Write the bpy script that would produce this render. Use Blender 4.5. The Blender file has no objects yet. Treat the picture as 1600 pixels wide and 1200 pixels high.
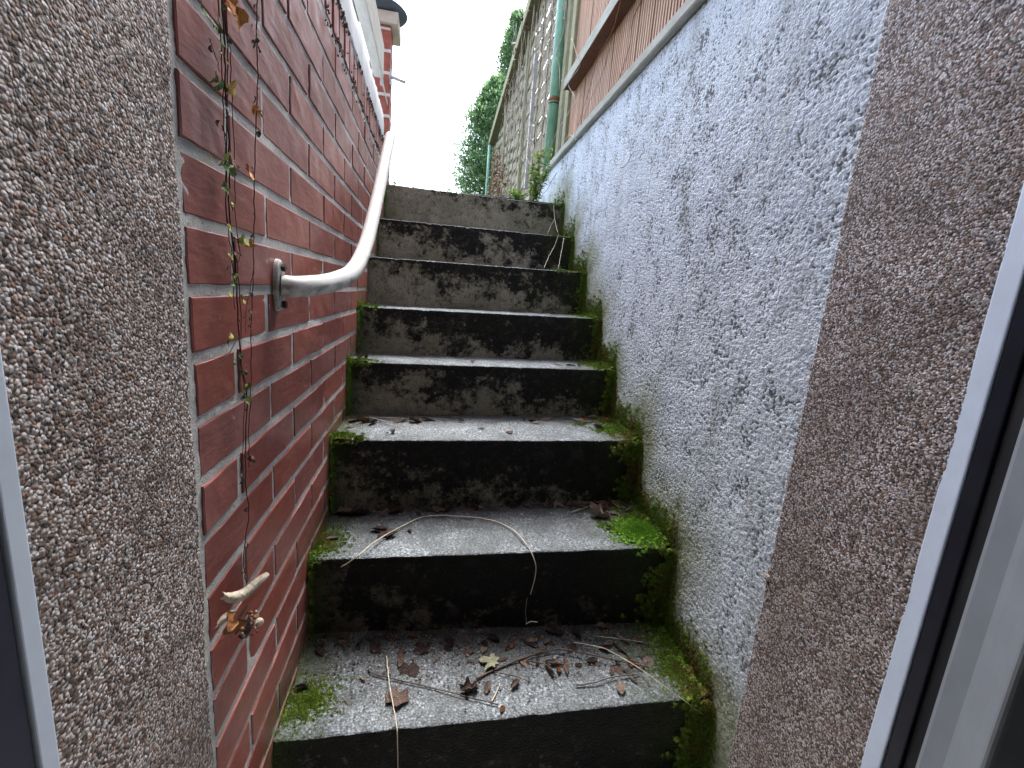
import bpy, math, random
import numpy as np
from mathutils import Vector, Matrix, noise
random.seed(7)
rng = np.random.default_rng(7)
scene = bpy.context.scene
C = scene.collection

# ------------------------------------------------------------------ camera, sky, sun, exposure
F_PX = 704.05                                   # focal length in pixels of the 1600 px wide photograph
ROT = Matrix(((0.9815899, -0.1742359, 0.07825034),
              (0.04152128, -0.20523226, -0.97783214),
              (0.18643296, 0.96307921, -0.19421941)))      # rows: right, down, forward
cam_data = bpy.data.cameras.new('camera'); cam = bpy.data.objects.new('camera', cam_data); C.objects.link(cam)
cam_data.sensor_width = 36; cam_data.lens = 36 * F_PX / 1600
cam_data.clip_start = 0.01; cam_data.clip_end = 2000
R_, D_, F_ = ROT[0], ROT[1], ROT[2]
cam.matrix_world = Matrix(((R_[0], -D_[0], -F_[0], 0), (R_[1], -D_[1], -F_[1], 0), (R_[2], -D_[2], -F_[2], 0), (0, 0, 0, 1)))
scene.camera = cam

SUN_EL, SUN_AZ = 62, 8                          # azimuth from +y towards +x
world = bpy.data.worlds.new('World'); scene.world = world; world.use_nodes = True
wn = world.node_tree; wn.nodes.clear()
sky = wn.nodes.new('ShaderNodeTexSky'); sky.sky_type = 'NISHITA'; sky.sun_disc = False
sky.sun_elevation = math.radians(SUN_EL); sky.sun_rotation = math.radians(SUN_AZ)
sky.air_density = 1.0; sky.dust_density = 3.5; sky.ozone_density = 1.0
hs = wn.nodes.new('ShaderNodeHueSaturation'); hs.inputs['Saturation'].default_value = 0.85
bg = wn.nodes.new('ShaderNodeBackground'); bg.inputs['Strength'].default_value = 0.15
wo = wn.nodes.new('ShaderNodeOutputWorld')
wn.links.new(sky.outputs[0], hs.inputs['Color']); wn.links.new(hs.outputs[0], bg.inputs[0]); wn.links.new(bg.outputs[0], wo.inputs[0])

sd = bpy.data.lights.new('sun', 'SUN'); sd.energy = 0.9; sd.angle = math.radians(25); sd.color = (1, 0.985, 0.965)
so = bpy.data.objects.new('sun', sd); C.objects.link(so)
el, az = math.radians(SUN_EL), math.radians(SUN_AZ)
to_sun = Vector((math.sin(az) * math.cos(el), math.cos(az) * math.cos(el), math.sin(el)))
so.rotation_euler = to_sun.to_track_quat('Z', 'Y').to_euler()
scene.view_settings.view_transform = 'Standard'; scene.view_settings.look = 'None'
scene.view_settings.gamma = 1; scene.view_settings.use_curve_mapping = False
scene.view_settings.exposure = 2.45
scene.render.resolution_x = 1024; scene.render.resolution_y = 768

# ------------------------------------------------------------------ measuring: a pixel's ray met with a real plane
def ray(u, v):
    a, b = (u - 800) / F_PX, (v - 600) / F_PX
    return R_ * a + D_ * b + F_
def on_x(u, v, x, k=0.0):
    d = ray(u, v); return d * (x / (d.x - k * d.y))
def on_y(u, v, y):
    d = ray(u, v); return d * (y / d.y)
def on_z(u, v, z):
    d = ray(u, v); return d * (z / d.z)

# ------------------------------------------------------------------ mesh helpers
class MB:
    def __init__(s): s.v = []; s.f = []; s.sm = False
    def quadgrid(s, pts, nu, nv, closed_u=False):
        b = len(s.v); s.v += [tuple(p) for p in pts]
        for j in range(nv - 1):
            for i in range(nu if closed_u else nu - 1):
                i2 = (i + 1) % nu
                s.f.append((b + j * nu + i, b + j * nu + i2, b + (j + 1) * nu + i2, b + (j + 1) * nu + i))
        return b
    def box(s, x0, x1, y0, y1, z0, z1):
        b = len(s.v)
        s.v += [(x, y, z) for z in (z0, z1) for x, y in ((x0, y0), (x1, y0), (x1, y1), (x0, y1))]
        s.f += [tuple(b + i for i in q) for q in ((3, 2, 1, 0), (4, 5, 6, 7), (0, 1, 5, 4), (1, 2, 6, 5), (2, 3, 7, 6), (3, 0, 4, 7))]
    def prism(s, plan, z0, z1):               # plan: counter-clockwise (x, y)
        b = len(s.v); n = len(plan)
        s.v += [(x, y, z0) for x, y in plan] + [(x, y, z1) for x, y in plan]
        s.f.append(tuple(b + i for i in reversed(range(n)))); s.f.append(tuple(b + n + i for i in range(n)))
        for i in range(n): j = (i + 1) % n; s.f.append((b + i, b + j, b + n + j, b + n + i))
    def tube(s, pts, rad, n=8, cap=True):
        pts = [Vector(p) for p in pts]; m = len(pts)
        if not hasattr(rad, '__len__'): rad = [rad] * m
        ref = Vector((0.13, 0.21, 0.97)); rows = []
        nrm = None
        for i, p in enumerate(pts):
            t = (pts[min(i + 1, m - 1)] - pts[max(i - 1, 0)])
            if t.length < 1e-9: t = Vector((0, 0, 1))
            t.normalize()
            if nrm is None: nrm = t.orthogonal().normalized()
            nrm = (nrm - t * nrm.dot(t)).normalized(); bn = t.cross(nrm)
            rows += [p + (nrm * math.cos(a) + bn * math.sin(a)) * rad[i] for a in [2 * math.pi * k / n for k in range(n)]]
        b = s.quadgrid(rows, n, m, True)
        if cap:
            s.f.append(tuple(b + i for i in reversed(range(n)))); s.f.append(tuple(b + (m - 1) * n + i for i in range(n)))
    def lathe(s, prof, c, n=24):
        rows = []
        for r, z in prof: rows += [(c[0] + r * math.cos(2 * math.pi * k / n), c[1] + r * math.sin(2 * math.pi * k / n), c[2] + z) for k in range(n)]
        s.quadgrid(rows, n, len(prof), True)
    def build(s, name, mat, parent=None, smooth=False, bevel=0, seg=2):
        me = bpy.data.meshes.new(name); me.from_pydata(s.v, [], s.f)
        if mat: me.materials.append(mat)
        o = bpy.data.objects.new(name, me); C.objects.link(o)
        if parent: o.parent = parent
        if smooth: me.polygons.foreach_set('use_smooth', [True] * len(me.polygons))
        if bevel:
            m = o.modifiers.new('bevel', 'BEVEL'); m.width = bevel; m.segments = seg; m.limit_method = 'ANGLE'; m.angle_limit = math.radians(35)
        return o

def np_mesh(name, V, Fq, mat, parent=None, smooth=True, attrs=None):
    me = bpy.data.meshes.new(name); V = np.asarray(V, dtype=np.float32); Fq = np.asarray(Fq, dtype=np.int32)
    k = Fq.shape[1]
    me.vertices.add(len(V)); me.vertices.foreach_set('co', V.ravel())
    me.loops.add(Fq.size); me.loops.foreach_set('vertex_index', Fq.ravel())
    me.polygons.add(len(Fq)); me.polygons.foreach_set('loop_start', np.arange(0, Fq.size, k, dtype=np.int32))
    me.polygons.foreach_set('use_smooth', np.full(len(Fq), smooth))
    me.update(calc_edges=True); me.validate()
    for n_, a in (attrs or {}).items():
        at = me.attributes.new(n_, 'FLOAT', 'POINT'); at.data.foreach_set('value', np.asarray(a, dtype=np.float32))
    me.materials.append(mat)
    o = bpy.data.objects.new(name, me); C.objects.link(o)
    if parent: o.parent = parent
    return o
def grid_faces(nu, nv):
    i, j = np.meshgrid(np.arange(nu - 1), np.arange(nv - 1)); b = (j * nu + i).ravel()
    return np.stack([b, b + 1, b + nu + 1, b + nu], 1)

def tag(o, label, cat, group=None, kind=None):
    if label: o['label'] = label
    if cat: o['category'] = cat
    if group: o['group'] = group
    if kind: o['kind'] = kind
    return o
def thing(name, label, cat, loc=(0, 0, 0), group=None):
    o = bpy.data.objects.new(name, None); C.objects.link(o); o.location = loc; o.empty_display_size = .05
    return tag(o, label, cat, group)
def rebase(root, loc):                       # put the Empty at the thing's base without moving its parts
    root.location = loc
    for ch in root.children: ch.matrix_parent_inverse = Matrix.Translation(-Vector(loc))
    return root

# ------------------------------------------------------------------ materials
class NT:
    def __init__(s, name, rough=.8, spec=.3):
        s.m = bpy.data.materials.new(name); s.m.use_nodes = True; s.t = s.m.node_tree
        s.b = s.t.nodes['Principled BSDF']; s.b.inputs['Roughness'].default_value = rough
        s.b.inputs['Specular IOR Level'].default_value = spec
        s.tc = s.t.nodes.new('ShaderNodeTexCoord')
    def n(s, typ, **kw):
        nd = s.t.nodes.new('ShaderNode' + typ)
        for k, v in kw.items():
            if k.startswith('i_'): nd.inputs[k[2:].replace('_', ' ')].default_value = v
            else: setattr(nd, k, v)
        return nd
    def l(s, a, b): s.t.links.new(a, b)
    def co(s, scale=None):
        if scale is None: return s.tc.outputs['Object']
        mp = s.n('Mapping'); mp.inputs['Scale'].default_value = scale; s.l(s.tc.outputs['Object'], mp.inputs[0]); return mp.outputs[0]
    def noise(s, sc, det=4, rough=.6, vec=None, dist=0):
        nd = s.n('TexNoise'); nd.inputs['Scale'].default_value = sc; nd.inputs['Detail'].default_value = det
        nd.inputs['Roughness'].default_value = rough; nd.inputs['Distortion'].default_value = dist
        s.l(vec if vec is not None else s.co(), nd.inputs['Vector']); return nd.outputs[0]
    def voro(s, sc, feature='F1', vec=None, rand=1):
        nd = s.n('TexVoronoi', feature=feature); nd.inputs['Scale'].default_value = sc; nd.inputs['Randomness'].default_value = rand
        s.l(vec if vec is not None else s.co(), nd.inputs['Vector']); return nd
    def ramp(s, fac, stops, interp='LINEAR'):
        r = s.n('ValToRGB'); cr = r.color_ramp; cr.interpolation = interp
        while len(cr.elements) < len(stops): cr.elements.new(.5)
        for e, (p, c) in zip(cr.elements, stops):
            e.position = p; e.color = (c, c, c, 1) if not hasattr(c, '__len__') else (*c, 1)
        s.l(fac, r.inputs[0]); return r.outputs[0]
    def mix(s, fac, a, b, mode='MIX'):
        m = s.n('Mix', data_type='RGBA', blend_type=mode)
        for inp, v in ((m.inputs[0], fac), (m.inputs[6], a), (m.inputs[7], b)):
            if hasattr(v, 'links') or isinstance(v, bpy.types.NodeSocket): s.l(v, inp)
            elif hasattr(v, '__len__'): inp.default_value = (*v, 1)
            else: inp.default_value = v
        return m.outputs[2]
    def math(s, op, a, b=0.0, clamp=False):
        m = s.n('Math', operation=op, use_clamp=clamp)
        for inp, v in ((m.inputs[0], a), (m.inputs[1], b)):
            if isinstance(v, bpy.types.NodeSocket): s.l(v, inp)
            else: inp.default_value = v
        return m.outputs[0]
    def attr(s, name):
        a = s.n('Attribute', attribute_name=name); return a.outputs['Fac']
    def island(s): return s.n('NewGeometry').outputs['Random Per Island']
    def normal_z(s):
        g = s.n('NewGeometry'); sx = s.n('SeparateXYZ'); s.l(g.outputs['Normal'], sx.inputs[0]); return sx.outputs[2]
    def color(s, c):
        if isinstance(c, bpy.types.NodeSocket): s.l(c, s.b.inputs['Base Color'])
        else: s.b.inputs['Base Color'].default_value = (*c, 1)
    def bump(s, h, dist=.002, strength=1.0):
        b = s.n('Bump'); b.inputs['Distance'].default_value = dist; b.inputs['Strength'].default_value = strength
        s.l(h, b.inputs['Height']); s.l(b.outputs[0], s.b.inputs['Normal'])

def plain(name, c, rough=.6, var=.25, sc=30, spec=.3, bump=0.0, metal=0):
    m = NT(name, rough, spec); n_ = m.noise(sc, 5)
    m.color(m.mix(m.ramp(n_, [(.3, 0), (.7, 1)]), tuple(x * (1 - var) for x in c), tuple(min(1, x * (1 + var)) for x in c)))
    if bump: m.bump(m.noise(sc * 4, 4), bump)
    m.b.inputs['Metallic'].default_value = metal
    return m.m

def m_brick():
    m = NT('red_clinker_brick', .4, .6)
    base = m.ramp(m.island(), [(0, (.185, .052, .044)), (.3, (.25, .072, .054)), (.6, (.30, .088, .066)), (.8, (.225, .082, .076)), (1, (.27, .10, .085))])
    stretch = m.co((1, .35, 1.2))
    c = m.mix(m.ramp(m.noise(18, 6, .7, stretch), [(.35, 0), (.75, .6)]), base, (.20, .065, .055))
    c = m.mix(m.ramp(m.noise(7, 5, .65), [(.52, 0), (.8, .35)]), c, (.44, .24, .21))
    c = m.mix(m.ramp(m.noise(150, 2, .5), [(.70, 0), (.76, .7)]), c, (.05, .03, .03))
    c = m.mix(m.ramp(m.noise(90, 2, .5, m.co((1, 1, .6))), [(.74, 0), (.78, .8)]), c, (.5, .46, .42))
    # green growth low down where the steps meet the wall
    c = m.mix(m.math('MULTIPLY', m.attr('algae'), m.ramp(m.noise(45, 5, .7), [(.38, 0), (.6, 1)])), c, (.060, .075, .025))
    m.color(c)
    m.l(m.ramp(m.noise(25, 4), [(.3, .33), (.7, .55)]), m.b.inputs['Roughness'])
    m.bump(m.math('ADD', m.noise(60, 5, .6, stretch), m.math('MULTIPLY', m.noise(9, 3), 1.5)), .0012)
    return m.m
def m_mortar():
    m = NT('grey_mortar', .92, .15)
    c = m.mix(m.ramp(m.noise(12, 6, .7), [(.3, 0), (.7, 1)]), (.40, .405, .40), (.60, .61, .61))
    c = m.mix(m.ramp(m.noise(160, 3, .6), [(.62, 0), (.7, .7)]), c, (.12, .12, .11))
    c = m.mix(m.math('MULTIPLY', m.attr('algae'), m.ramp(m.noise(30, 5, .7), [(.3, 0), (.55, 1)])), c, (.07, .085, .03))
    m.color(c); m.bump(m.noise(170, 5, .7), .002)
    return m.m
def m_step():
    m = NT('weathered_concrete_step', .85, .25)
    nz = m.normal_z()
    top = m.math('GREATER_THAN', nz, .62)
    # tread: exposed grey aggregate
    v = m.voro(190); v2 = m.voro(420)
    ag = m.ramp(v.outputs['Color'], [(0, (.07, .075, .08)), (.3, (.17, .18, .19)), (.6, (.30, .32, .335)), (.86, (.46, .49, .51)), (1, (.7, .72, .72))])
    ag2 = m.ramp(v2.outputs['Color'], [(0, (.08, .08, .08)), (.6, (.25, .26, .26)), (1, (.5, .5, .5))])
    tr = m.mix(m.ramp(m.noise(35, 3), [(.4, 0), (.6, 1)]), ag, ag2)
    tr = m.mix(m.ramp(v.outputs['Distance'], [(.45, 0), (.8, .75)]), tr, (.06, .062, .06))
    tr = m.mix(m.ramp(m.noise(9, 6, .7), [(.36, .75), (.62, 0)]), tr, (.085, .09, .09))
    tr = m.mix(1.0, tr, (.93, 1.0, 1.06), 'MULTIPLY')
    soil = m.math('MULTIPLY', m.attr('soil'), m.ramp(m.noise(26, 6, .75), [(.3, .4), (.6, 1)]), True)
    tr = m.mix(soil, tr, (.022, .019, .015))
    grn = m.math('MULTIPLY', m.attr('moss'), m.ramp(m.noise(40, 5, .7), [(.3, .2), (.55, 1)]), True)
    tr = m.mix(grn, tr, (.045, .065, .015))
    # riser: black lichen film over buff concrete
    cv = m.math('ADD', m.math('MULTIPLY', m.noise(13, 9, .74, m.co((1, 1, 1.1)), .15), 1.0), m.attr('bare'))
    cv = m.math('ADD', cv, m.math('MULTIPLY', m.math('SUBTRACT', m.noise(60, 6, .8), .5), .42))
    cv = m.math('ADD', cv, m.math('MULTIPLY', m.ramp(m.voro(34).outputs['Distance'], [(.10, 1), (.22, 0)]), .10))
    lich = m.ramp(cv, [(.47, 1), (.59, 0)])
    con = m.mix(m.ramp(m.noise(20, 6, .7), [(.35, 0), (.65, 1)]), (.19, .178, .13), (.36, .335, .265))
    con = m.mix(m.ramp(m.noise(55, 4, .6), [(.55, 0), (.7, .8)]), con, (.07, .062, .045))
    con = m.mix(m.ramp(m.noise(5, 4, .6), [(.45, 0), (.75, .5)]), con, (.09, .10, .05))
    blk = m.mix(m.ramp(m.noise(38, 6, .75), [(.5, 0), (.72, 1)]), (.010, .009, .009), (.065, .058, .048))
    blk = m.mix(m.ramp(m.noise(6, 4, .6), [(.5, 0), (.7, .8)]), blk, (.012, .017, .008))
    ri = m.mix(lich, con, blk)
    ri = m.mix(m.ramp(m.noise(140, 2, .5), [(.72, 0), (.76, .7)]), ri, (.36, .35, .31))
    ri = m.mix(m.math('MULTIPLY', m.attr('dark'), .92), ri, (.006, .0065, .006))  # shade painted over the lichen, deepening towards the lower risers
    ri = m.mix(grn, ri, (.035, .055, .012))
    m.color(m.mix(top, ri, tr))
    hb = m.math('ADD', m.math('MULTIPLY', v.outputs['Distance'], -1.1), m.math('MULTIPLY', m.noise(120, 5, .7), .9))
    m.bump(hb, .0028)
    return m.m
def m_render_wall():
    m = NT('white_roughcast', .82, .25)
    h = m.attr('pit')
    c = m.mix(m.ramp(m.noise(5, 6, .7), [(.35, 0), (.7, 1)]), (.68, .76, .84), (.80, .89, .97))
    gv = m.voro(170, vec=m.co((1, 1, 1.25)))
    fine = m.math('ADD', m.math('MULTIPLY', m.noise(130, 5, .7), .65), m.math('MULTIPLY', m.math('SUBTRACT', 1.0, gv.outputs['Distance']), .35))
    pit = m.math('ADD', h, m.math('MULTIPLY', fine, .55 + .1))
    dirty = m.noise(3.2, 6, .7, m.co((1, 1.5, .8)), .5)
    thr = m.math('ADD', pit, m.math('MULTIPLY', dirty, -.52))
    c = m.mix(m.ramp(thr, [(.08, .9), (.21, 0)]), c, (.11, .115, .12))
    c = m.mix(m.ramp(m.math('ADD', m.noise(60, 3), m.math('MULTIPLY', dirty, .5)), [(.86, 0), (.96, .6)]), c, (.12, .11, .09))
    c = m.mix(m.ramp(m.noise(2.6, 7, .72, m.co((1, 4.5, .9)), .3), [(.50, 0), (.68, .5)]), c, (.36, .39, .37))
    g = m.math('MULTIPLY', m.attr('algae'), m.ramp(m.noise(14, 6, .75), [(.25, .45), (.62, 1)]), True)
    c = m.mix(m.ramp(g, [(.05, 0), (.55, .85)]), c, (.27, .30, .16))
    c = m.mix(m.ramp(g, [(.55, 0), (.9, .9)]), c, (.08, .09, .035))
    m.color(c); m.bump(m.math('ADD', m.noise(240, 6, .8), m.math('MULTIPLY', gv.outputs['Distance'], -.9)), .0034)
    return m.m
def m_pebble():
    m = NT('pebble_dash', .7, .35)
    w = m.noise(60, 3); wv = m.n('VectorMath', operation='ADD'); sc = m.n('VectorMath', operation='SCALE'); sc.inputs['Scale'].default_value = .004
    nd = m.n('TexNoise'); nd.inputs['Scale'].default_value = 90; m.l(m.co(), nd.inputs['Vector'])
    m.l(nd.outputs['Color'], sc.inputs[0]); m.l(m.co(), wv.inputs[0]); m.l(sc.outputs[0], wv.inputs[1])
    v = m.voro(PEB_SC, vec=wv.outputs[0]); sx = m.n('SeparateColor'); m.l(v.outputs['Color'], sx.inputs[0])
    stone = m.ramp(sx.outputs[0], [(0, (.012, .012, .016)), (.17, (.05, .047, .055)), (.27, (.18, .115, .08)), (.38, (.25, .13, .085)), (.46, (.32, .26, .22)),
                                  (.58, (.48, .46, .45)), (.74, (.70, .70, .72)), (.90, (.85, .86, .88))], 'CONSTANT')
    stone = m.mix(.2, stone, m.ramp(sx.outputs[1], [(0, (.12, .10, .09)), (1, (.6, .55, .5))]))
    c = m.mix(m.ramp(v.outputs['Distance'], [(.55, 0), (.85, .6)]), stone, (.12, .105, .09))
    c = m.mix(m.ramp(m.noise(7, 5, .6), [(.4, 0), (.7, .35)]), c, (.14, .11, .08))
    c = m.mix(1.0, c, (.90, .87, .88), 'MULTIPLY')
    m.color(c)
    m.bump(m.math('ADD', m.math('MULTIPLY', v.outputs['Distance'], -1.0), m.math('MULTIPLY', m.noise(25, 3), .4)), .0013)
    return m.m
PEB_SC = 335
def m_moss():
    m = NT('moss', .85, .15)
    r = m.island(); n_ = m.noise(14, 4, .6)
    c = m.ramp(r, [(0, (.045, .065, .012)), (.4, (.075, .135, .016)), (.8, (.14, .22, .026)), (1, (.22, .30, .045))])
    c = m.mix(m.ramp(m.noise(11, 4, .6), [(.49, 0), (.63, .85)]), c, (.13, .095, .03))
    c = m.mix(m.attr('lush'), c, (.14, .31, .03))
    m.color(c); m.b.inputs['Subsurface Weight'].default_value = 0
    return m.m
def m_groove():
    m = NT('brown_decking_board', .65, .3)
    st = m.co((1, 7, .5))
    c = m.ramp(m.noise(6, 6, .65, st), [(.3, (.34, .19, .11)), (.5, (.50, .31, .20)), (.72, (.62, .43, .31))])
    c = m.mix(m.ramp(m.noise(40, 3, .6), [(.66, 0), (.72, .6)]), c, (.10, .06, .04))
    c = m.mix(m.ramp(m.noise(2.2, 3), [(.45, 0), (.7, .4)]), c, (.42, .33, .29))
    c = m.mix(m.math('MULTIPLY', m.attr('groove'), .9), c, (.10, .045, .022))
    m.color(c); m.bump(m.noise(60, 4, .6, st), .001)
    return m.m
def m_wood(name, a, b, green=0.3):
    m = NT(name, .85, .2)
    c = m.mix(m.ramp(m.noise(14, 6, .7, m.co((3, .6, 3))), [(.3, 0), (.7, 1)]), a, b)
    c = m.mix(m.ramp(m.noise(8, 5, .7), [(.45, 0), (.7, green)]), c, (.16, .20, .09))
    m.color(c); m.bump(m.noise(70, 4), .001); return m.m
def m_leafy(name, stops, rough=.6, sc=60, trans=0.0):
    m = NT(name, rough, .3)
    c = m.ramp(m.island(), stops); c = m.mix(m.ramp(m.noise(sc, 4, .6), [(.4, 0), (.7, .5)]), c, tuple(x * .45 for x in stops[0][1]))
    m.color(c)
    if trans:
        tl = m.n('BsdfTranslucent'); m.l(c, tl.inputs[0]); mx = m.n('MixShader'); mx.inputs[0].default_value = trans
        out = [n for n in m.t.nodes if n.type == 'OUTPUT_MATERIAL'][0]
        m.l(m.b.outputs[0], mx.inputs[1]); m.l(tl.outputs[0], mx.inputs[2]); m.l(mx.outputs[0], out.inputs[0])
    return m.m

def m_rail():
    m = NT('white_painted_steel', .35, .5)
    c = m.mix(m.ramp(m.noise(16, 6, .7), [(.35, 0), (.75, 1)]), (.62, .64, .65), (.50, .51, .50))
    c = m.mix(m.ramp(m.noise(70, 5, .7, m.co((1, .5, 1))), [(.64, 0), (.74, .5)]), c, (.26, .24, .19))
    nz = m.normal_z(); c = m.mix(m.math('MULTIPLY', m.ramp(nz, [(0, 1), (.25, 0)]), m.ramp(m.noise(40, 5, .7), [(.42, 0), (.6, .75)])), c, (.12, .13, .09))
    m.color(c); m.l(m.ramp(m.noise(30, 4), [(.3, .28), (.7, .5)]), m.b.inputs['Roughness']); m.bump(m.noise(90, 4), .0004); return m.m
M = dict(brick=m_brick(), mortar=m_mortar(), step=m_step(), render=m_render_wall(), pebble=m_pebble(), moss=m_moss(),
         groove=m_groove(), lath=m_wood('pale_weathered_board', (.30, .31, .27), (.46, .47, .43)),
         rail_wood=m_wood('brown_rail_wood', (.10, .05, .035), (.17, .09, .065), .1),
         woven=m_wood('weathered_woven_slat', (.25, .21, .15), (.50, .45, .35), .6),
         darkwood=m_wood('dark_weathered_wood', (.10, .09, .075), (.19, .18, .15), .3),
         greenpost=m_wood('mossy_post_wood', (.25, .24, .16), (.36, .35, .24), .7),
         greypost=plain('grey_metal', (.45, .45, .47), .45, .2, 20),
         green=plain('green_painted_steel', (.20, .42, .31), .42, .2, 14, .5),
         rust=plain('rust', (.22, .10, .04), .8, .4, 60),
         white=m_rail(),
         coping=plain('pale_coping', (.62, .66, .70), .7, .14, 9, .3, .0015),
         cap=plain('pale_stone', (.55, .50, .46), .7, .12, 20, .3, .001),
         beam=m_wood('grey_white_beam', (.42, .43, .40), (.54, .55, .53), .2),
         dark=plain('dark_blue_grey', (.09, .115, .15), .5, .2, 10),
         pvc=plain('white_pvc', (.60, .70, .84), .35, .06, 20, .5),
         pvc2=plain('grey_pvc', (.19, .215, .245), .4, .08, 20, .5),
         navy=plain('dark_frame_edge', (.03, .033, .05), .5, .2, 20),
         gasket=plain('black_rubber', (.012, .012, .014), .5, .3, 20),
         indoor=plain('indoor_plaster', (.30, .29, .27), .9, .1, 4),
         soil=plain('soil_and_grass', (.07, .08, .04), .95, .5, 3, .1, .01),
         stem=plain('dark_vine_stem', (.045, .028, .028), .8, .4, 60),
         straw=plain('dry_straw', (.50, .45, .36), .7, .25, 40),
         drystem=plain('dry_grey_stem', (.48, .42, .36), .8, .35, 30),
         twig=plain('dark_twig', (.085, .062, .052), .8, .4, 60),
         bark=plain('bark', (.10, .07, .05), .9, .4, 20),
         screw=plain('rusted_screw', (.05, .035, .03), .7, .4, 90))

# ------------------------------------------------------------------ measured layout (metres, camera at the origin)
XL = -0.26                                      # face of the brick wall
XW0, KW = 0.658, 0.0235                         # face of the white wall: x = XW0 + KW*y
def xw(y): return XW0 + KW * y
NOSE = [((-.26, 2.64, .523), (.684, 2.60, .513)), ((-.26, 2.350, .308), (.678, 2.335, .312)), ((-.26, 2.035, .110), (.672, 2.070, .126)),
        ((-.26, 1.770, -.088), (.665, 1.800, -.070)), ((-.26, 1.562, -.262), (.66, 1.585, -.250)), ((-.26, 1.285, -.443), (.653, 1.303, -.433)),
        ((-.26, 1.045, -.664), (.647, 1.024, -.645)), ((-.26, .764, -.868), (.641, .781, -.880))]
FLOOR_Z = -1.085
def nose(i, x):
    a, b = NOSE[i]; t = (x - a[0]) / (b[0] - a[0]); return a[1] + (b[1] - a[1]) * t, a[2] + (b[2] - a[2]) * t
def tread_z(i): return (NOSE[i][0][2] + NOSE[i][1][2]) / 2
def stair_dist(y, z):                           # rough height above the stair line
    for i in range(8):
        yy, zz = nose(i, .6)
        if y >= yy: return z - zz
    return z - FLOOR_Z

# ------------------------------------------------------------------ setting: ground, landing
def struct(name, mb, mat, **k):
    o = mb.build(name, mat, **k); o['kind'] = 'structure'; return o
g = MB()
GZ = .505
g.v += [(x, y, GZ) for y in (-60, 2.84, 400) for x in (-300, -.52, .93, 300)]
for j in range(2):
    for i in range(3):
        if (j, i) == (0, 1): continue
        g.f.append((j * 4 + i, j * 4 + i + 1, j * 4 + i + 5, j * 4 + i + 4))
struct('ground', g, M['soil'])
g = MB(); g.box(-.6, 1.0, .1, .78, FLOOR_Z - .2, FLOOR_Z); struct('landing_floor', g, M['mortar'])
g = MB(); g.box(.20, .66, 2.74, 3.3, .43, .548); tag(g.build('paving_slab', M['step'], bevel=.006), 'dark weathered slab edge lying just behind the top step, under the green weed', 'slab')

# ------------------------------------------------------------------ house wall with the pebble dashed reveals, room behind the camera
house = thing('house_wall', 'pebble dashed house wall with the open cellar doorway, speckled grey and brown', 'wall', (.2, .5, FLOOR_Z))
def pebble_sheet(name, p0, p1, z0, z1, nrm, par, label):
    p0 = Vector(p0); p1 = Vector(p1); L = (p1 - p0).length; st = .003
    nu = int(L / st) + 1; nv = int((z1 - z0) / st) + 1
    u = np.linspace(0, 1, nu); z = np.linspace(z0, z1, nv); U, Z = np.meshgrid(u, z)
    X = p0.x + (p1.x - p0.x) * U; Y = p0.y + (p1.y - p0.y) * U
    h = np.array([noise.noise((a * 210, b * 210, c * 210)) for a, b, c in zip(X.ravel(), Y.ravel(), Z.ravel())]).reshape(X.shape)
    h2 = np.array([noise.noise((9, b * 12, c * 12)) for b, c in zip(Y.ravel(), Z.ravel())]).reshape(X.shape)
    # the coat's far edge is ragged and rounds back into the wall
    edge = np.clip((L - U * L) / .006, 0, 1) ** .5
    rag = np.array([noise.noise((3, 0, zz * 70)) * .003 + noise.noise((8, 0, zz * 17)) * .002 for zz in z])[:, None]
    amt = (h * .0008 + h2 * .002) - (1 - edge) * .008
    X = X + nrm[0] * amt; Y = Y + (nrm[1] * amt) + rag * (U > .97)
    o = np_mesh(name, np.stack([X, Y, Z], -1).reshape(-1, 3), grid_faces(nu, nv), M['pebble'], par)
    if label: o['label'] = label
    return o
TOP_H = 4.2
m_ = MB(); m_.prism([(-.27, .30), (-.27, .545), (-3.2, .12), (-3.2, -.13)], FLOOR_Z - .2, TOP_H); m_.build('wall_panel', M['pebble'], house)
m_ = MB(); m_.prism([(.685, .43), (3.2, .76), (3.2, 1.01), (.685, .675)], FLOOR_Z - .2, TOP_H); m_.build('wall_panel', M['pebble'], house)
m_ = MB(); m_.prism([(-.268, .302), (.683, .428), (.683, .673), (-.268, .543)], .98, TOP_H); m_.build('lintel_wall', M['pebble'], house)
pebble_sheet('reveal', (-.2565, .318), (-.2585, .551), -1.0, .95, (1, 0), house, None)
pebble_sheet('reveal', (.664, .44), (.6695, .688), FLOOR_Z, .95, (-1, 0), house, None)
rebase(house, (.2, .5, FLOOR_Z))
room = thing('cellar_room', 'unlit cellar room behind the doorway', 'room', (.2, -1, FLOOR_Z))
m_ = MB()
m_.box(-1.7, -1.6, -2.6, -.06, FLOOR_Z - .1, 1.35); m_.box(2.0, 2.1, -2.6, .55, FLOOR_Z - .1, 1.35); m_.box(-1.7, 2.1, -2.7, -2.6, FLOOR_Z - .1, 1.35)
m_.build('plaster_wall', M['indoor'], room)
m_ = MB(); m_.prism([(-1.7, -2.6), (2.1, -2.6), (2.1, .55), (-1.7, .05)], 1.35, 1.45); m_.build('ceiling', M['indoor'], room)
m_ = MB(); m_.prism([(-1.7, -2.6), (2.1, -2.6), (2.1, .5), (-1.7, -.02)], FLOOR_Z - .12, FLOOR_Z - .02); m_.build('floor', M['indoor'], room)
rebase(room, (.2, -1, FLOOR_Z))

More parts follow.
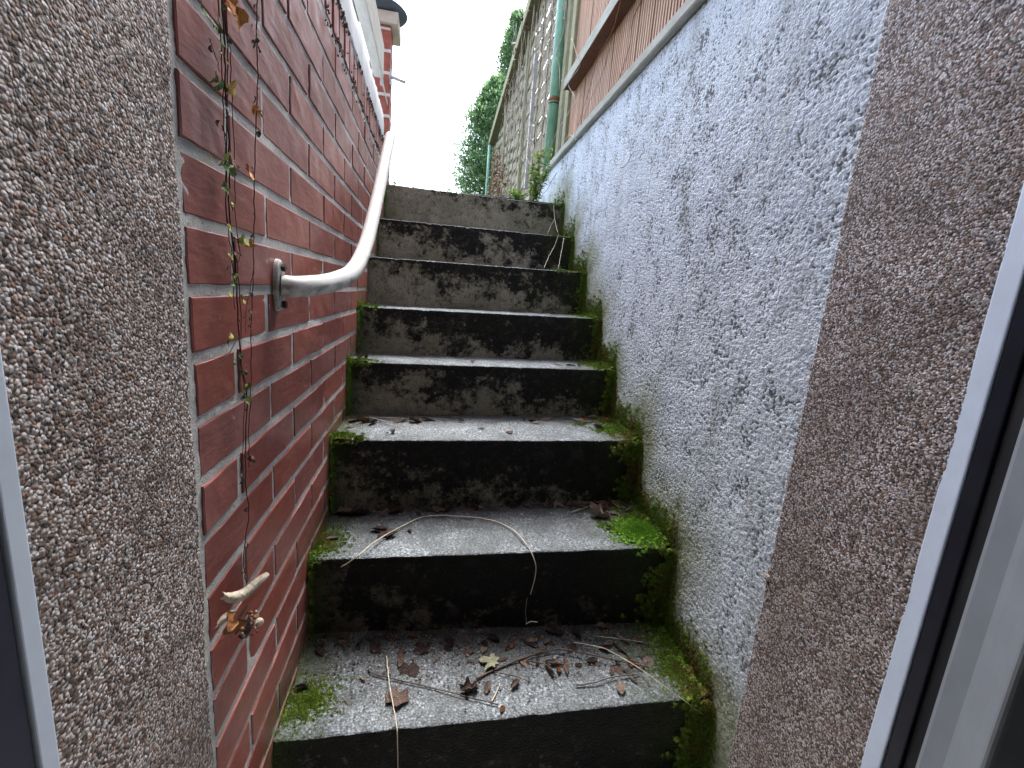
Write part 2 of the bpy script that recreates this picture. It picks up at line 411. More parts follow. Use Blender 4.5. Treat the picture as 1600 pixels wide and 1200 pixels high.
# door frame: vertical profiles in plan
def dirx(u): d = ray(u, 900); return d.x / d.y
fr = thing('door_frame', 'white plastic door frame with dark seals lining both sides of the doorway', 'door frame', (.2, .4, FLOOR_Z))
zt = .97
t = [dirx(u) for u in (1425, 1462, 1495, 1520, 1570, 1600)]
# right jamb
p0 = (t[0] * .445, .445); p1 = (t[1] * .415, .415); p2 = (t[2] * .398, .398); p3 = (t[3] * .372, .372)
m_ = MB(); m_.prism([p0, p1, (p1[0] + .05, p1[1] + .012), (p0[0] + .06, p0[1] + .008)], FLOOR_Z, zt)
o = m_.build('jamb', M['pvc'], fr, bevel=.0035, seg=3); o['label'] = 'white outer jamb on the right'
m_ = MB(); m_.prism([(p1[0] + .002, p1[1] - .0003), p2, (p2[0] + .05, p2[1] + .01), (p1[0] + .049, p1[1] + .0107)], FLOOR_Z, zt); m_.build('rebate', M['navy'], fr, bevel=.002)
m_ = MB(); m_.prism([(p2[0] + .004, p2[1] - .001), (p3[0] + .004, p3[1]), (p3[0] + .05, p3[1] + .01), (p2[0] + .05, p2[1] + .009)], FLOOR_Z, zt); m_.build('seal', M['gasket'], fr, bevel=.002)
pts = [(t[3] * .366, .366), (t[3] * .355 + .003, .352), (t[4] * .325, .325), (t[4] * .315 + .006, .312), (t[5] * .292 + .006, .290), (t[5] * .27 + .03, .27), (.80, .20), (.80, .37)]
m_ = MB(); m_.prism(pts, FLOOR_Z, zt); o = m_.build('inner_jamb', M['pvc2'], fr, bevel=.009, seg=4)
# left jamb
a0 = -.2545
m_ = MB(); m_.prism([(a0 - .05, .322), (a0 - .05, .306), (a0 + .0005, .3065), (a0 + .0005, .3225)][::1], FLOOR_Z, zt); o = m_.build('jamb', M['pvc'], fr, bevel=.002, seg=3); o['label'] = 'white outer jamb on the left'
m_ = MB(); m_.prism([(a0 - .05, .3055), (a0 - .05, .24), (a0 + .004, .24), (a0 - .001, .3055)], FLOOR_Z, zt); m_.build('rebate', M['navy'], fr, bevel=.002)  # near-black colour paints in the shadow side of the frame
m_ = MB(); m_.prism([(-.27, .255), (.68, .385), (.68, .43), (-.27, .305)], zt + .001, zt + .07); m_.build('head', M['pvc'], fr, bevel=.003)  # unseen head, added to close off light above the opening
rebase(fr, (.2, .4, FLOOR_Z))

# ------------------------------------------------------------------ left brick wall
bw = thing('brick_wall', 'red clinker brick wall with grey joints along the left of the steps', 'wall', (-.3, 1.6, FLOOR_Z))
PITCH, BH, BLP, YEND = .0757, .0617, .2652, 2.76
Z0 = -.118 * .26                                # a brick's top edge
RUN_TOP = .588
V, Fs, AL = [], [], []
def brick_faces(y0, y1, z0, z1, x=XL, jx=0, out=None, seg=5):
    # a slightly irregular brick face with rounded arrises
    b = len(V)
    w = .0014; dx = random.uniform(-.0009, .0009) + jx; ty = random.uniform(-.0012, .0012); tz = random.uniform(-.0008, .0008)
    ys = [y0, y0 + w] + [y0 + w + (y1 - y0 - 2 * w) * k / seg for k in range(1, seg)] + [y1 - w, y1]
    zs = [z0, z0 + w, (z0 + z1) / 2, z1 - w, z1]
    ny, nz = len(ys), len(zs); r = random.random() * 50
    for j, zz in enumerate(zs):
        for i, yy in enumerate(ys):
            e = (i in (0, ny - 1)) or (j in (0, nz - 1))
            wob = noise.noise((r, yy * 30, zz * 30)) * .0011
            oy = noise.noise((r + 5, yy * 45, zz * 45)) * .0018 if e else 0
            V.append((x + dx + wob + ty * (2 * (yy - y0) / (y1 - y0) - 1) + (-.0012 if e else 0), yy + oy, zz + oy + tz * (2 * (yy - y0) / (y1 - y0) - 1)))
            AL.append(max(0, 1 - max(0, stair_dist_left(yy, zz)) / .10))
    for j in range(nz - 1):
        for i in range(ny - 1): Fs.append((b + j * ny + i + 1, b + j * ny + i, b + (j + 1) * ny + i, b + (j + 1) * ny + i + 1))
    # returns into the joint
    ring = [j * ny for j in range(nz)] + [(nz - 1) * ny + i for i in range(1, ny)] + [j * ny + ny - 1 for j in range(nz - 2, -1, -1)] + [i for i in range(ny - 2, 0, -1)]
    c = len(V)
    for q in ring: p = V[b + q]; V.append((x - .022, p[1], p[2])); AL.append(AL[b + q])
    n = len(ring)
    for k in range(n): k2 = (k + 1) % n; Fs.append((b + ring[k2], b + ring[k], c + k, c + k2))
def stair_dist_left(y, z):
    for i in range(8):
        if y >= NOSE[i][0][1] - .03: return z - NOSE[i][0][2]
    return z - FLOOR_Z
k0 = math.floor((FLOOR_Z - Z0) / PITCH)
k = k0
while Z0 + k * PITCH <= RUN_TOP + .02:
    z1 = Z0 + k * PITCH; z0 = z1 - BH
    if z1 > RUN_TOP: z1 = RUN_TOP - .001
    ph = 3.115 * .26 + (BLP / 2 if k % 2 else 0) + random.uniform(-.004, .004)
    y = ph - BLP * 3
    while y < YEND:
        g_ = .0125 * random.uniform(.8, 1.2); ya, yb = y + g_ / 2, y + BLP - g_ / 2
        ya, yb = max(ya, .563 + random.uniform(-.002, .002)), min(yb, YEND)
        if yb - ya > .02: brick_faces(ya, yb, z0, z1)
        y += BLP
    k += 1
np_bricks = bpy.data.meshes.new('running_bricks'); np_bricks.from_pydata(V, [], Fs)
at = np_bricks.attributes.new('algae', 'FLOAT', 'POINT'); at.data.foreach_set('value', AL)
np_bricks.materials.append(M['brick']); np_bricks.polygons.foreach_set('use_smooth', [False] * len(np_bricks.polygons))
o = bpy.data.objects.new('running_bricks', np_bricks); C.objects.link(o); o.parent = bw
V, Fs, AL = [], [], []
y = .563
while y < YEND:
    w = .0617 + random.uniform(-.002, .002)
    brick_faces(y, min(y + w, YEND), RUN_TOP + .011, .690 + random.uniform(-.012, .004), jx=random.uniform(-.001, .0025), seg=2); y += w + .0135
me = bpy.data.meshes.new('soldier_course'); me.from_pydata(V, [], Fs); me.materials.append(M['brick'])
at = me.attributes.new('algae', 'FLOAT', 'POINT'); at.data.foreach_set('value', AL)
o = bpy.data.objects.new('soldier_course', me); C.objects.link(o); o.parent = bw
# mortar face
ny, nz = 340, 260
Yg, Zg = np.meshgrid(np.linspace(.40, YEND, ny), np.linspace(FLOOR_Z - .1, .602, nz))
hh = np.array([noise.noise((1, a * 22, b * 40)) * .0010 + noise.noise((4, a * 110, b * 110)) * .0008 for a, b in zip(Yg.ravel(), Zg.ravel())])
al = np.array([max(0, 1 - max(0, stair_dist_left(a, b)) / .14) for a, b in zip(Yg.ravel(), Zg.ravel())])
np_mesh('mortar', np.stack([XL - .0022 + hh, Yg.ravel(), Zg.ravel()], 1), grid_faces(ny, nz)[:, ::-1], M['mortar'], bw, attrs={'algae': al})
m_ = MB(); m_.box(-.50, XL - .012, .41, YEND, FLOOR_Z - .1, .688); m_.build('wall_core', M['mortar'], bw)
lv, lf = [], []
rd = random.Random(4)
for _ in range(900):
    yy = rd.uniform(.9, 2.75); zz = rd.choice([.690, .690, .600]) + rd.gauss(0, .006) - abs(rd.gauss(0, .02)) * (rd.random() < .5); q = noise.noise((yy * 9, zz * 20, 3))
    if q < -.05: continue
    s_ = rd.uniform(.002, .006); b = len(lv); a = rd.uniform(0, 6)
    for k in range(5): t_ = a + k * 1.2566; lv.append((XL + .0015 + (.0035 if k % 2 else 0), yy + s_ * math.cos(t_), zz + s_ * math.sin(t_)))
    lf.append(tuple(range(b, b + 5)))
lm = MB(); lm.v = lv; lm.f = lf; tag(lm.build('black_lichen', plain('black_lichen', (.05, .038, .03), .95, .6, 60), bw), None, None, kind='stuff')
# coping band
nyc = 220; prof = [(-.51, .70), (XL + .001, .690), (XL + .0025, .705), (XL + .0015, .76), (XL - .001, .812), (XL - .012, .828), (-.51, .836)]
V = []; ys = np.linspace(.56, 2.50, nyc)
for (px, pz) in prof:
    for yy in ys:
        d = noise.noise((px * 9, yy * 22, pz * 30)); dd = noise.noise((5, yy * 60, pz * 9))
        V.append((px + .0035 * d, yy, pz + (.008 * dd if pz < .70 else .002 * d)))
o = np_mesh('coping', V, grid_faces(nyc, len(prof))[:, ::-1], M['coping'], bw)
m_ = MB(); m_.box(-.50, XL - .003, 2.495, 2.502, .70, .822); m_.build('coping_end', M['coping'], bw)
rebase(bw, (-.3, 1.6, FLOOR_Z))

# beam above the coping and the pillar that carries it
bm = thing('timber_beam', 'grey white wooden beam running level above the coping of the brick wall', 'beam', (-.275, 1.5, .95))
m_ = MB(); m_.box(-.302, -.258, .70, 2.445, .948, 1.088); m_.build('board', M['beam'], bm, bevel=.003)
m_ = MB(); m_.box(-.274, -.270, 2.40, 2.80, .955, .972); m_.box(-.2745, -.262, 2.45, 2.475, .925, .955); m_.build('fixing_bracket', M['greypost'], bm, bevel=.002)
rebase(bm, (-.275, 1.5, .95))
pl = thing('brick_pillar', 'red brick pillar with pale joints, a flat stone cap and a dark round dish on top', 'pillar', (-.4, 2.94, GZ))
PY0, PY1, PX0, PX1 = 2.80, 2.93, -.372, -.262
m_ = MB(); hp = .106; z = 1.221 - hp * 8
while z < 1.33:
    m_.box(PX0, PX1, PY0, PY1, z + .006, min(z + hp - .006, 1.342)); z += hp
m_.build('brickwork', plain('pillar_brick', (.30, .085, .060), .6, .3, 25, .4, .001), pl, bevel=.003)
m_ = MB(); m_.box(PX0 + .003, PX1 - .003, PY0 + .003, PY1 - .003, GZ - .1, 1.34)
z = 1.221 - hp * 8
while z < 1.25:
    m_.box(PX0 - .001, PX1 + .0012, PY0 - .0012, PY1, z - .0075, z + .0075); z += hp
m_.build('joints', plain('pale_joint', (.6, .6, .58), .8, .2, 30), pl)
m_ = MB(); m_.box(PX0 - .040, PX1 + .037, PY0 - .02, PY1 + .085, 1.345, 1.402); m_.build('cap_stone', M['cap'], pl, bevel=.004)
m_ = MB(); m_.lathe([(.0, .003), (.07, .003), (.13, .012), (.160, .026), (.168, .034), (.165, .037), (.12, .026), (0, .014)], (-.352, 2.88, 1.400), 48)
m_.build('dish', M['dark'], pl, smooth=True)
m_ = MB(); m_.tube([(PX1 - .005, 2.80, 1.10), (PX1 + .02, 2.80, 1.097), (PX1 + .05, 2.80, 1.090), (PX1 + .082, 2.80, 1.083)], [.0085, .0085, .008, .008], 10)
o = m_.build('hook', M['greypost'], pl, smooth=True)
p_ = MB(); p_.box(PX1 - .001, PX1 + .006, 2.79, 2.86, 1.06, 1.135); q_ = p_.build('back_plate', M['greypost'], o, bevel=.002)
rebase(pl, (-.31, 2.86, GZ))

# ------------------------------------------------------------------ the steps
st = thing('concrete_staircase', 'flight of weathered concrete steps with black lichened risers climbing between the walls', 'staircase', (.2, .76, FLOOR_Z))
BARE = [.18, .03, .04, -.01, .0, -.05, -.08, -.10]
RISER_SHADE = [.0, .0, .0, .12, .22, .50, .80, .72]
for i in range(8):
    nx = 230; V = []; soil, moss_, bare, dark = [], [], [], []
    xs = np.linspace(XL - .012, .70, nx); bz = [nose(i + 1, x)[1] if i < 7 else FLOOR_Z for x in xs]
    byk = [nose(i - 1, x)[0] if i else 2.88 for x in xs]
    # profile parameter: riser then rounded nosing then tread
    prof = [('r', k / 16) for k in range(16)] + [('n', k) for k in range(5)] + [('t', k / 22) for k in range(1, 23)]
    for kind, q in prof:
        for a, x in enumerate(xs):
            yn, zn = nose(i, x); R = .006
            if kind == 'r':
                zz = bz[a] - .03 + (zn - R - bz[a] + .03) * q; yy = yn; tt = -1; rr = (zz - bz[a]) / (zn - bz[a])
            elif kind == 'n':
                an = math.pi / 2 * q / 4; yy = yn + R - R * math.cos(an); zz = zn - R + R * math.sin(an); tt = 0; rr = 1
            else:
                yy = yn + R + (byk[a] + .03 - yn - R) * q; zz = zn + .001 * math.sin(yy * 9); tt = (yy - yn) / (byk[a] - yn); rr = 1
            d = noise.noise((x * 14, yy * 14, zz * 14 + i)) * .0030 + noise.noise((x * 60, yy * 60, zz * 60)) * .0013
            chip = 0
            if kind == 'n' or (kind == 'r' and q > .9) or (kind == 't' and q < .06):
                c_ = noise.noise((x * 26, i * 7.7, 0)) ; chip = max(0, c_ - .28) * .012 + max(0, noise.noise((x * 90, i * 3.1, 2)) - .1) * .004
            V.append((x, yy - d * (kind != 't') + chip, zz + d * (kind == 't') - chip * .8))
            sl = 0
            if tt > .6: sl = min(1, (tt - .6) / .32) * (.9 if i > 4 else .6) + .1 * noise.noise((x * 9, i, 0))
            if i >= 6: sl = max(sl, max(0, tt - .12) ** .9 * .85)
            soil.append(max(0, min(1, sl)))
            xe = (xw(yy) - x); xl_ = x - XL
            ms = max(0, 1 - xe / (.17 if i < 6 else .24)) * (1.0 if kind != 'r' else .5) + max(0, 1 - xl_ / (.06 if kind == 'r' else .11)) * (.8 if i > 2 else .2)
            moss_.append(max(0, min(1, ms)))
            bb = BARE[i] + (.10 - .26 * rr) * (1.0 if i < 6 else .6) + .13 * max(0, 1 - (x - XL) / .35) - .10 * max(0, (x - .35) / .3)
            if rr > .93 and i: bb -= .12
            bare.append(bb); dark.append(min(1, RISER_SHADE[i] * (.75 + .35 * rr)))
    np_mesh('step', V, grid_faces(nx, len(prof)), M['step'], st, attrs=dict(soil=soil, moss=moss_, bare=bare, dark=dark))
m_ = MB(); m_.prism([(XL - .1, 2.9), (XL - .1, .80), (.72, .80), (.72, 2.9)][::-1], FLOOR_Z - .2, FLOOR_Z - .02); m_.build('footing', M['mortar'], st)
rebase(st, (.2, .76, FLOOR_Z))

# ------------------------------------------------------------------ white rendered wall with its cap board
ww = thing('white_roughcast_wall', 'white roughcast rendered wall on the right of the steps, streaked grey and green', 'wall', (.8, 1.9, FLOOR_Z))
WT = .80
ny, nz = 860, 620
YE = 3.30
Yg, Zg = np.meshgrid(np.linspace(.60, YE, ny), np.linspace(FLOOR_Z - .05, WT, nz)); Yf, Zf = Yg.ravel(), Zg.ravel()
hs_ = np.empty(Yf.size); al = np.empty(Yf.size)
pl_ = [(NOSE[0][1][1] + 3, NOSE[0][1][2])]
for i in range(8): pl_ += [(NOSE[i][1][1], NOSE[i][1][2]), (NOSE[i][1][1], NOSE[i + 1][1][2] if i < 7 else FLOOR_Z)]
pl_ += [(.2, FLOOR_Z)]
dist = np.full(Yf.size, 9.0)
for (ya, za), (yb, zb) in zip(pl_[:-1], pl_[1:]):
    L2 = (yb - ya) ** 2 + (zb - za) ** 2; t_ = np.clip(((Yf - ya) * (yb - ya) + (Zf - za) * (zb - za)) / L2, 0, 1)
    dist = np.minimum(dist, np.hypot(Yf - ya - t_ * (yb - ya), Zf - za - t_ * (zb - za)))
for i, (a, b) in enumerate(zip(Yf.tolist(), Zf.tolist())):
    w1 = noise.noise((2, a * 30, b * 30)) * .006
    vd = noise.voronoi((.3, (a + w1) * 105, (b + w1) * 120 + a * 25))[0]
    h = (.42 - vd[0]) * .75 + noise.noise((0, (a + b * .35) * 150, (b - a * .3) * 120)) * .38 + noise.noise((7, a * 230, b * 220)) * .22 + noise.noise((3, a * 20, b * 15)) * .38
    hs_[i] = h
    al[i] = max(0, min(1, 1.05 - dist[i] / (.25 + .15 * noise.noise((5, a * 5, b * 3))))) ** 1.5 * (1 if a < 2.3 else .85)
rough = .0030
Xf = XW0 + KW * Yf - np.clip(hs_, -.5, .6) * rough * 1.3 - .001
np_mesh('render_coat', np.stack([Xf, Yf, Zf], 1), grid_faces(ny, nz), M['render'], ww, attrs=dict(pit=(hs_ * .5 + .25), algae=al))
m_ = MB(); m_.prism([(xw(.5) + .012, .62), (.93, .72), (.93, YE + .25), (xw(YE) + .012, YE + .25)], FLOOR_Z - .1, WT - .002); m_.build('wall_core', M['mortar'], ww)
# cap board, slightly wavy, oversailing the face
V = []; n_ = 90; ys = np.linspace(.62, 3.36, n_)
cp = [(.08, .804), (-.020, .803), (-.024, .808), (-.024, .838), (-.020, .842), (.08, .846)]
for (ox, pz) in cp:
    for yy in ys: V.append((xw(yy) + ox + .002 * noise.noise((1, yy * 5, pz)), yy, pz + .003 * noise.noise((2, yy * 4, 0))))
np_mesh('cap_board', V, grid_faces(n_, len(cp))[:, ::1], M['lath'], ww, smooth=False)
rebase(ww, (.8, 1.9, FLOOR_Z))

# ------------------------------------------------------------------ brown grooved fence on the wall
bf = thing('grooved_board_fence', 'brown fence of finely grooved upright boards standing on the white wall', 'fence', (.75, 1.9, .84))
V, Fq = [], []; GA = []; y = .75; bi = 0; FZ0, FZ1 = .835, 2.05
while y < 2.80:
    wdt = .134; npts = 6; prof = []
    off = random.uniform(-.002, .002); lean = random.uniform(-.0015, .0015)
    prof.append((.016, y)); 
    for g_ in range(npts):
        yy = y + wdt * g_ / npts; s_ = wdt / npts
        prof += [(0 + off, yy + s_ * .08), (0 + off, yy + s_ * .60), (.008 + off, yy + s_ * .66), (.008 + off, yy + s_ * .98)]
    prof.append((.016, y + wdt))
    b = len(V)
    for z in (FZ0, FZ1): V += [(xw(p[1]) + .032 + p[0] + (lean if z == FZ1 else 0), p[1], z) for p in prof]; GA += [1.0 if p[0] > .006 + off else 0.0 for p in prof]
    n = len(prof); Fq += [(b + q, b + q + 1, b + n + q + 1, b + n + q) for q in range(n - 1)]
    o = None; y += wdt + .003
np_mesh('grooved_boards', V, Fq, M['groove'], bf, smooth=False, attrs=dict(groove=GA))
m_ = MB(); m_.prism([(xw(.75) + .052, .75), (xw(.75) + .062, .75), (xw(2.8) + .062, 2.8), (xw(2.8) + .052, 2.8)], FZ0, FZ1); m_.build('backing', M['darkwood'], bf)
m_ = MB(); m_.prism([(xw(.75) - .030, .75), (xw(.75) + .031, .75), (xw(2.74) + .031, 2.74), (xw(2.74) - .030, 2.74)], 1.152, 1.205); m_.build('rail', M['rail_wood'], bf, bevel=.003)  # dark colour paints the shade of the underside; the face is a pale sheet
m_ = MB(); m_.prism([(xw(.75) - .032, .75), (xw(.75) - .0305, .75), (xw(2.74) - .0305, 2.74), (xw(2.74) - .032, 2.74)], 1.154, 1.207); m_.build('rail_face', M['lath'], bf)
m_ = MB(); m_.box(xw(2.8) + .015, xw(2.8) + .085, 2.805, 2.875, .82, 2.1); o = m_.build('post', M['greenpost'], bf, bevel=.004)
m_ = MB(); m_.box(xw(3) + .02, xw(3) + .09, 2.93, 2.965, .60, 1.12); o = m_.build('post', M['darkwood'], bf, bevel=.004); o['label'] = 'dark rotten stub post'
rebase(bf, (.75, 1.9, .84))

# ------------------------------------------------------------------ woven fence beyond
wf = thing('woven_slat_fence', 'weathered greenish woven slat fence running back beyond the brown boards', 'fence', (.8, 6, GZ))
fx = lambda y: xw(y) + .05 + max(0, y - 3.2) * .012
def slat_panel(y0, y1, z0, z1):
    V, Fq = [], []; z = z0; r = 0; nseg = 44
    while z < z1 - .05:
        hgt = .072 * random.uniform(.9, 1.1); ph = r % 2 * math.pi; sag = random.uniform(-.006, .006); b = len(V); tw = random.uniform(-.008, .008)
        for q in range(nseg + 1):
            u = q / nseg; yy = y0 + (y1 - y0) * u; wv = (.0065 if y0 < 4 else .010) * math.sin(u * math.pi * 5 + ph)
            jz = sag * math.sin(u * math.pi) + .003 * noise.noise((r, yy * 6, 0))
            for xo, zo in ((0, 0), (.006, .001), (.006, hgt), (0, hgt + .001)):
                V.append((fx(yy) + wv + xo + tw * (zo / hgt - .5), yy, z + zo + jz))
        for q in range(nseg):
            a = b + q * 4; Fq += [(a + k, a + (k + 1) % 4, a + 4 + (k + 1) % 4, a + 4 + k) for k in range(4)]
        z += .063 + random.uniform(-.003, .006); r += 1
    return np_mesh('slat_panel', V, Fq, M['woven'], wf, smooth=False)
edges = [3.02, 4.75, 6.5, 8.25, 10.0]
for a, b in zip(edges[:-1], edges[1:]):
    slat_panel(a + .04, b - .04, GZ + .06, 2.42)
    m_ = MB()
    for u in (.2, .4, .6, .8): yy = a + (b - a) * u; m_.box(fx(yy) - .006, fx(yy) + .012, yy - .012, yy + .012, GZ + .03, 2.44)
    m_.build('batten', M['darkwood'], wf)
    m_ = MB(); m_.prism([(fx(a) - .085, a + .02), (fx(a) + .045, a + .02), (fx(b) + .045, b - .02), (fx(b) - .085, b - .02)], 2.43, 2.53); m_.build('top_rail', M['darkwood'], wf, bevel=.003)
    m_ = MB(); m_.prism([(fx(a) - .097, a + .02), (fx(a) - .086, a + .02), (fx(b) - .086, b - .02), (fx(b) - .097, b - .02)], 2.43, 2.54); m_.build('top_trim', M['greenpost'], wf)
for yy in edges:
    m_ = MB(); m_.box(fx(yy) - .03, fx(yy) + .035, yy - .033, yy + .033, GZ - .02, 2.5); m_.build('post', M['greenpost'], wf, bevel=.004)
m_ = MB(); m_.box(fx(4.1) - .055, fx(4.1) - .025, 4.07, 4.11, GZ + .4, 1.95); o = m_.build('post', M['greypost'], wf, bevel=.003); o['label'] = 'slim pale grey post'
rebase(wf, (.8, 6, GZ))

def green_post(p0, p1, r, label):
    t_ = thing('green_metal_post', label, 'post', p0, 'green steel posts in front of the woven fence')
    m_ = MB(); m_.tube([p0, Vector(p0).lerp(Vector(p1), .5), p1], r, 20); o = m_.build('tube', M['green'], t_, smooth=True)
    c = Vector(p0).lerp(Vector(p1), .27)
    m_ = MB(); m_.tube([c - Vector((0, 0, .012)), c + Vector((0, 0, .012))], r + .0008, 20); m_.build('rust_band', M['rust'], t_, smooth=True)
    m_ = MB(); m_.lathe([(r + .001, -.03), (r + .0022, -.028), (r + .0022, -.024), (r + .001, -.022)], tuple(c), 20); m_.build('wire_tie', M['stem'], t_, smooth=True)
    return rebase(t_, p0)
green_post((xw(3) + .002, 3.12, .80), (xw(3) + .004, 3.12, 2.45), .034, 'thick green steel post rising from the end of the white wall')
green_post((xw(7.7) - .02, 7.7, .50), (xw(7.7) - .015, 7.7, 2.28), .022, 'thinner looking green steel post farther back by the conifer')

# ------------------------------------------------------------------ handrail
hr = thing('handrail', 'white painted tube handrail curving out of an oval wall plate on the bricks', 'handrail', (-.255, .845, -.018))
ctrl = [(-.252, .848, -.016), (-.232, .856, -.0165), (-.212, .885, -.013), (-.195, .935, -.007), (-.181, .990, .003), (-.173, 1.050, .015), (-.170, 1.11, .032), (-.17, 1.17, .052), (-.17, 1.253, .088), (-.17, 1.35, .144), (-.17, 1.514, .259), (-.17, 1.68, .386), (-.17, 1.80, .477), (-.17, 1.88, .538)]
def smooth_path(c, n=8):
    c = [Vector(p) for p in c]; out = []
    for i in range(len(c) - 1):
        p0, p1, p2, p3 = c[max(0, i - 1)], c[i], c[i + 1], c[min(len(c) - 1, i + 2)]
        for k in range(n):
            t = k / n; out.append(.5 * ((2 * p1) + (-p0 + p2) * t + (2 * p0 - 5 * p1 + 4 * p2 - p3) * t * t + (-p0 + 3 * p1 - 3 * p2 + p3) * t ** 3))
    return out + [c[-1]]
m_ = MB(); m_.tube(smooth_path(ctrl), .0185, 24); m_.build('tube', M['white'], hr, smooth=True)
m_ = MB()                                        # oval plate against the bricks
N = 36; rows = []
for dx, s in ((0, 1), (.006, 1), (.0085, .93), (.0085, .0)):
    for k in range(N):
        a = 2 * math.pi * k / N; rows.append((XL + .001 + dx, .848 + .020 * s * math.cos(a), -.016 + .044 * s * math.sin(a)))
m_.quadgrid(rows, N, 4, True); wp_ = m_.build('wall_plate', M['white'], hr, smooth=False)
for dz in (.030, -.032):
    m_ = MB(); m_.tube([(XL + .006, .850, -.016 + dz), (XL + .016, .850, -.016 + dz)], .0065, 6); m_.build('screw', M['screw'], wp_)
rebase(hr, (-.255, .845, -.018))

# ------------------------------------------------------------------ moss
mv, mf, ml = [], [], []
def blade(p, n, L, w, lush, spread=.9):
    d = Vector((random.gauss(0, 1), random.gauss(0, 1), random.gauss(0, 1))).normalized()
    d = (Vector(n) + d * spread).normalized(); s = d.orthogonal().normalized(); s = Matrix.Rotation(random.uniform(0, 6.28), 3, d) @ s
    b = len(mv); p = Vector(p); bend = Vector((0, 0, -.25 * L))
    mv.extend([tuple(p - s * w * .5), tuple(p + s * w * .5), tuple(p + d * L * .6 + s * w * .4 + bend * .2), tuple(p + d * L + bend)])
    mf.append((b, b + 1, b + 2, b + 3)); ml.extend([lush] * 4)
def clump(p, n, r, nb, L, w, lush):
    n = Vector(n).normalized(); a = n.orthogonal().normalized(); c = n.cross(a); b = len(mv); K = 7
    nb = int(nb * 2.0)
    for j, (rr, hh) in enumerate(((.8, -.2), (.7, .30), (.3, .5))):
        for k in range(K):
            t_ = 6.283 * k / K + j; q = 1 + random.uniform(-.2, .2)
            mv.append(tuple(Vector(p) + (a * math.cos(t_) + c * math.sin(t_)) * r * rr * q + n * r * hh * .6)); ml.append(lush)
    for j in range(2):
        for k in range(K): mf.append((b + j * K + k, b + j * K + (k + 1) % K, b + (j + 1) * K + (k + 1) % K, b + (j + 1) * K + k))
    mf.append(tuple(b + 2 * K + k for k in range(4))); mf.append((b + 2 * K, b + 2 * K + 3, b + 2 * K + 5, b + 2 * K + 6))
    for _ in range(nb):
        t_ = random.uniform(0, 6.28); q = random.random() ** .5
        o_ = (a * math.cos(t_) + c * math.sin(t_)) * r * q; hgt = n * r * (.5 * (1 - q * q))
        blade(Vector(p) + o_ + hgt, (n + o_.normalized() * q * .8), L * random.uniform(.6, 1.3), w * .62 * random.uniform(.7, 1.3), lush)
def tread_patch(i, cx, cy, rx, ry, n, size, lush=0.0, thick=1.0):
    for _ in range(n):
        t_ = random.uniform(0, 6.28); q = abs(random.gauss(0, .5)); 
        if q > 1.05: continue
        x = cx + rx * q * math.cos(t_); y = cy + ry * q * math.sin(t_)
        q *= 1 + .3 * noise.noise((x * 30, y * 30, i))
        yn, zn = nose(i, x)
        x = min(max(x, XL + .002), xw(y) - .002)
        r = size * random.uniform(.6, 1.1) * (1.1 - .5 * min(1, q))
        if y < yn + .001:                          # hangs over the nosing
            clump((x, yn - .003, zn - random.uniform(0, .015) * thick), (0, -1, .4), r * .8, 9, size * .8, .0017, lush)
        else:
            clump((x, y, zn + (1 - min(1, q)) * size * .8 * thick), (0, 0, 1), r, 10, size * .75, .0017, lush)
# continuous band in the right-hand corner between steps and white wall
for i in range(8):
    yn, zn = nose(i, .64); zb = nose(i + 1, .64)[1] if i < 7 else FLOOR_Z; yb = nose(i - 1, .64)[0] if i else 2.85
    dens = [.30, .5, .75, .85, 1, 1, 1.1, 1.1][i]; wide = [.012, .018, .030, .040, .050, .058, .064, .066][i]
    for _ in range(int(520 * dens)):               # up the riser
        z = random.uniform(zb, zn); h = noise.noise((i, z * 14, 3)); x = xw(yn) - abs(random.gauss(0, 1)) * wide * (.45 + .5 * h) * (.55 if i < 5 else 1)
        y = yn - random.uniform(0, .010) - max(0, .030 - (xw(yn) - x)) * .5
        clump((x, y, z), (-.35, -1, .15), random.uniform(.004, .009), 8, .0075, .0016, .0)
    for _ in range(int(380 * dens)):               # along the tread against the wall
        y = random.uniform(yn, yb); x = xw(y) - abs(random.gauss(0, 1)) * wide * .55
        z = zn + max(0, .030 - (xw(y) - x)) * .55 * random.random()
        clump((x, y, z), (-.5, -.1, 1), random.uniform(.005, .010), 9, .0075, .0016, .0)
    for _ in range(int(420 * dens)):               # film climbing the wall itself
        d = abs(random.gauss(0, .040)); y = random.uniform(yn - .01, yb)
        clump((xw(y) - .002, y, zn + d), (-1, 0, .3), random.uniform(.003, .006), 6, .006, .0014, .0)
    for _ in range(int(330 * dens)):
        z = random.uniform(zb, zn); d = random.uniform(0, .045 * (1 - (z - zb) / (zn - zb)) + .030)
        clump((xw(yn) - .002, yn - d, z), (-1, -.2, .3), random.uniform(.003, .006), 6, .006, .0014, .0)
def P6(i, u, v): p = on_z(u, v, tread_z(i)); return p.x, p.y
